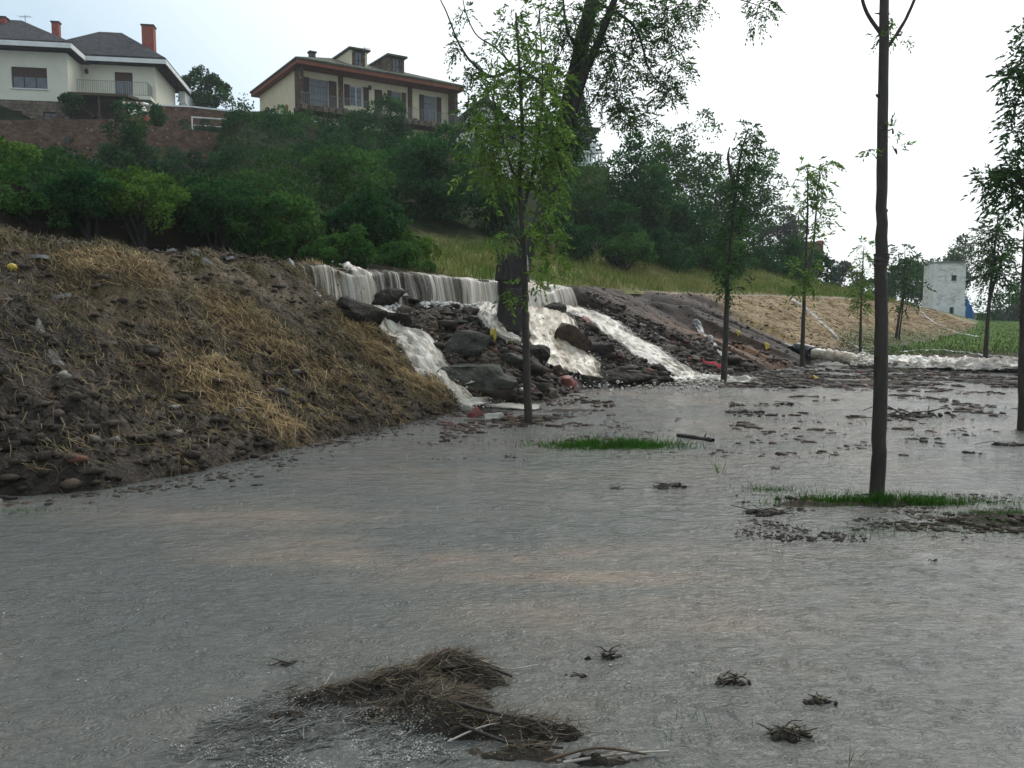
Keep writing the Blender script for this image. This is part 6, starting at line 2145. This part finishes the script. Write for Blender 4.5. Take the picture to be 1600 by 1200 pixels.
# reed sprout standing in the water
rt = tuft_field("reed_tuft", "single tuft of upright reeds standing in mid flood", 1122, 738, .05, .04, 16, (.10, .22), "ash", (.006, .01), 41, .25)

# ------------------------------------------------------------------ foreground heap of straw and mud
hc = gp(640, 1085)
heap = empty("debris_heap", hc)
r = np.random.default_rng(88)
HP = [(690, 1052, .17, .11, .095), (735, 1066, .13, .07, .07), (640, 1078, .17, .10, .06), (660, 1105, .16, .10, .045), (720, 1108, .14, .08, .045), (600, 1120, .2, .08, .03), (570, 1085, .18, .08, .05), (500, 1095, .16, .07, .04), (745, 1140, .26, .07, .05), (860, 1150, .22, .05, .05), (690, 1130, .10, .08, .05), (800, 1180, .22, .05, .045), (940, 1190, .16, .03, .03), (440, 1120, .12, .06, .02)]
hp = [(gp(a, b)[0] - hc[0], gp(a, b)[1] - hc[1], rx, ry, h) for a, b, rx, ry, h in HP]


def heap_z(X, Y):
    z = np.full(np.shape(X), -.035)
    for x, y, rx, ry, h in hp:
        z = z + (h + .02) * np.exp(-(((X - x) / rx) ** 2 + ((Y - y) / ry) ** 2))
    return z + .03 * fbm(X * 14, Y * 14, 3, 601) + .016 * fbm(X * 45, Y * 45, 2, 605)


u, v = np.meshgrid(np.linspace(-.95, 1.15, 240), np.linspace(-.65, .45, 130), indexing='ij')
mesh_np("mud", np.stack([u, v, heap_z(u, v)], -1).reshape(-1, 3), grid_quads(240, 130), M_EARTH, heap, col=mixc((.020, .017, .014), (.055, .045, .035), np.clip(.5 + fbm(u * 9, v * 9, 3, 609), 0, 1)).reshape(-1, 3), smooth=True)
n = 34000
px_, py_ = r.uniform(-.9, 1.1, n), r.uniform(-.6, .35, n)
hz_ = heap_z(px_, py_)
k = r.uniform(size=n) < np.clip((hz_ + .005) * 14, 0, 1)
px_, py_, hz_ = px_[k], py_[k], hz_[k]
n = len(px_)
th = r.normal(size=n) * .8 + .5
D = np.column_stack([np.cos(th), np.sin(th) * .8, .14 * r.normal(size=n)])
V, Q = blades_np(np.column_stack([px_, py_, hz_ + .022 * r.uniform(size=n)]), D, r.uniform(.02, .12, n), r.uniform(.0015, .0042, n), .25, r)
mesh_np("straw", V, Q, M_STRAW, heap, col=np.repeat(mixc((.035, .028, .02), (.24, .19, .125), np.clip(r.beta(.9, 3.2, n) + .9 * np.clip(hz_ - .05, 0, .2), 0, 1)), 6, 0))["kind"] = "stuff"
for pts, rr, mat in [([(700, 1052), (745, 1048), (780, 1050)], .008, M_BARK), ([(690, 1075), (745, 1066), (800, 1062)], .010, M_BARK), ([(722, 1062), (790, 1050), (840, 1044)], .004, M_PALE), ([(650, 1085), (700, 1060), (730, 1050)], .005, M_WOOD),
                     ([(700, 1130), (780, 1140), (850, 1150)], .009, M_BARK), ([(720, 1150), (800, 1168), (880, 1175)], .008, M_BARK), ([(505, 1080), (520, 1055)], .003, M_PALE), ([(860, 1160), (890, 1130)], .003, M_PALE),
                     ([(880, 1198), (960, 1186), (1045, 1180)], .006, M_PALE), ([(850, 1196), (930, 1190), (1010, 1185)], .006, M_WOOD), ([(700, 1165), (760, 1150), (830, 1142)], .004, M_PALE), ([(700, 1092), (712, 1118)], .0035, M_PALE), ([(780, 1130), (850, 1128), (900, 1160)], .004, M_BARK)]:
    H = np.array([gp(*a) for a in pts]) - hc
    H[:, 2] = np.maximum(heap_z(H[:, 0], H[:, 1]), 0) + .016
    V, Q = tube_np(smooth_path(H, 10), np.linspace(rr, rr * .6, 10), 7, .25, 6)
    mesh_np("twig", V, Q, mat, heap, smooth=True)
tag(heap, "heap of sodden straw, reeds and mud in the foreground water", "debris")
# scum and foam trapped in front of the heap
M_SCUM = surf("grey_scum", [(0.3, (.18, .18, .165)), (0.7, (.50, .49, .46))], 14, .5, .2, 60, .3)
n = 16000
px = np.concatenate([580 + 75 * r.normal(size=n // 2), 420 + 110 * r.normal(size=n - n // 2)])
py = np.concatenate([1165 + 28 * r.normal(size=n // 2), 1140 + 32 * r.normal(size=n - n // 2)])
PP = np.array([gp(a, b) for a, b in zip(px, py)])
k = (fbm(PP[:, 0] * 9, PP[:, 1] * 12, 3, 621) > np.where(np.arange(n) < n // 2, -.25, .22)) & (py < 1290) & (px + (py - 1100) * 1.6 > 330)
PP = PP[k]
PP[:, 2] = np.maximum(heap_z(PP[:, 0] - hc[0], PP[:, 1] - hc[1]), 0) + .002
spray("scum", "pale scum and foam trapped beside the foreground heap", PP, .001 + .0034 * r.uniform(size=len(PP)) ** 3, M_SCUM)
n = 2600
px, py = 450 + 150 * r.normal(size=n), 1135 + 40 * r.normal(size=n)
G = np.array([gp(a, b) for a, b in zip(px, py)])
k = (px + (py - 1085) * 1.7 > 400) & (px < 720) & (fbm(G[:, 0] * 5, G[:, 1] * 7, 3, 625) > -.15)
G = G[k]
n = len(G)
th = r.normal(size=n) * .5 + .5
V, Q = blades_np(np.column_stack([G[:, 0], G[:, 1], .003 + .012 * r.uniform(size=n)]), np.column_stack([np.cos(th), np.sin(th) * .7, .08 * r.normal(size=n)]), r.uniform(.015, .09, n), r.uniform(.002, .006, n), .2, r)
fl = mesh_np("floating_chaff", V, Q, M_STRAW, col=np.repeat(mixc((.03, .035, .035), (.20, .20, .18), r.beta(1.5, 2.2, n)), 6, 0))
tag(fl, "dark floating chaff left of the foreground heap", "chaff", kind="stuff")

# ------------------------------------------------------------------ rainy air
hb = MB().box(-230, 260, -12, 235, -3, 32)
m = bpy.data.materials.new("rain_haze")
m.use_nodes = True
nt = m.node_tree
nt.nodes.clear()
vo = nt.nodes.new("ShaderNodeVolumePrincipled")
vo.inputs["Color"].default_value = (.86, .90, .93, 1)
vo.inputs["Density"].default_value = 0.0006
vo.inputs["Anisotropy"].default_value = .3
ou = nt.nodes.new("ShaderNodeOutputMaterial")
nt.links.new(vo.outputs[0], ou.inputs["Volume"])
hz_o = hb.build("haze", m)
tag(hz_o, "thin rainy haze filling the air", "haze", kind="stuff")
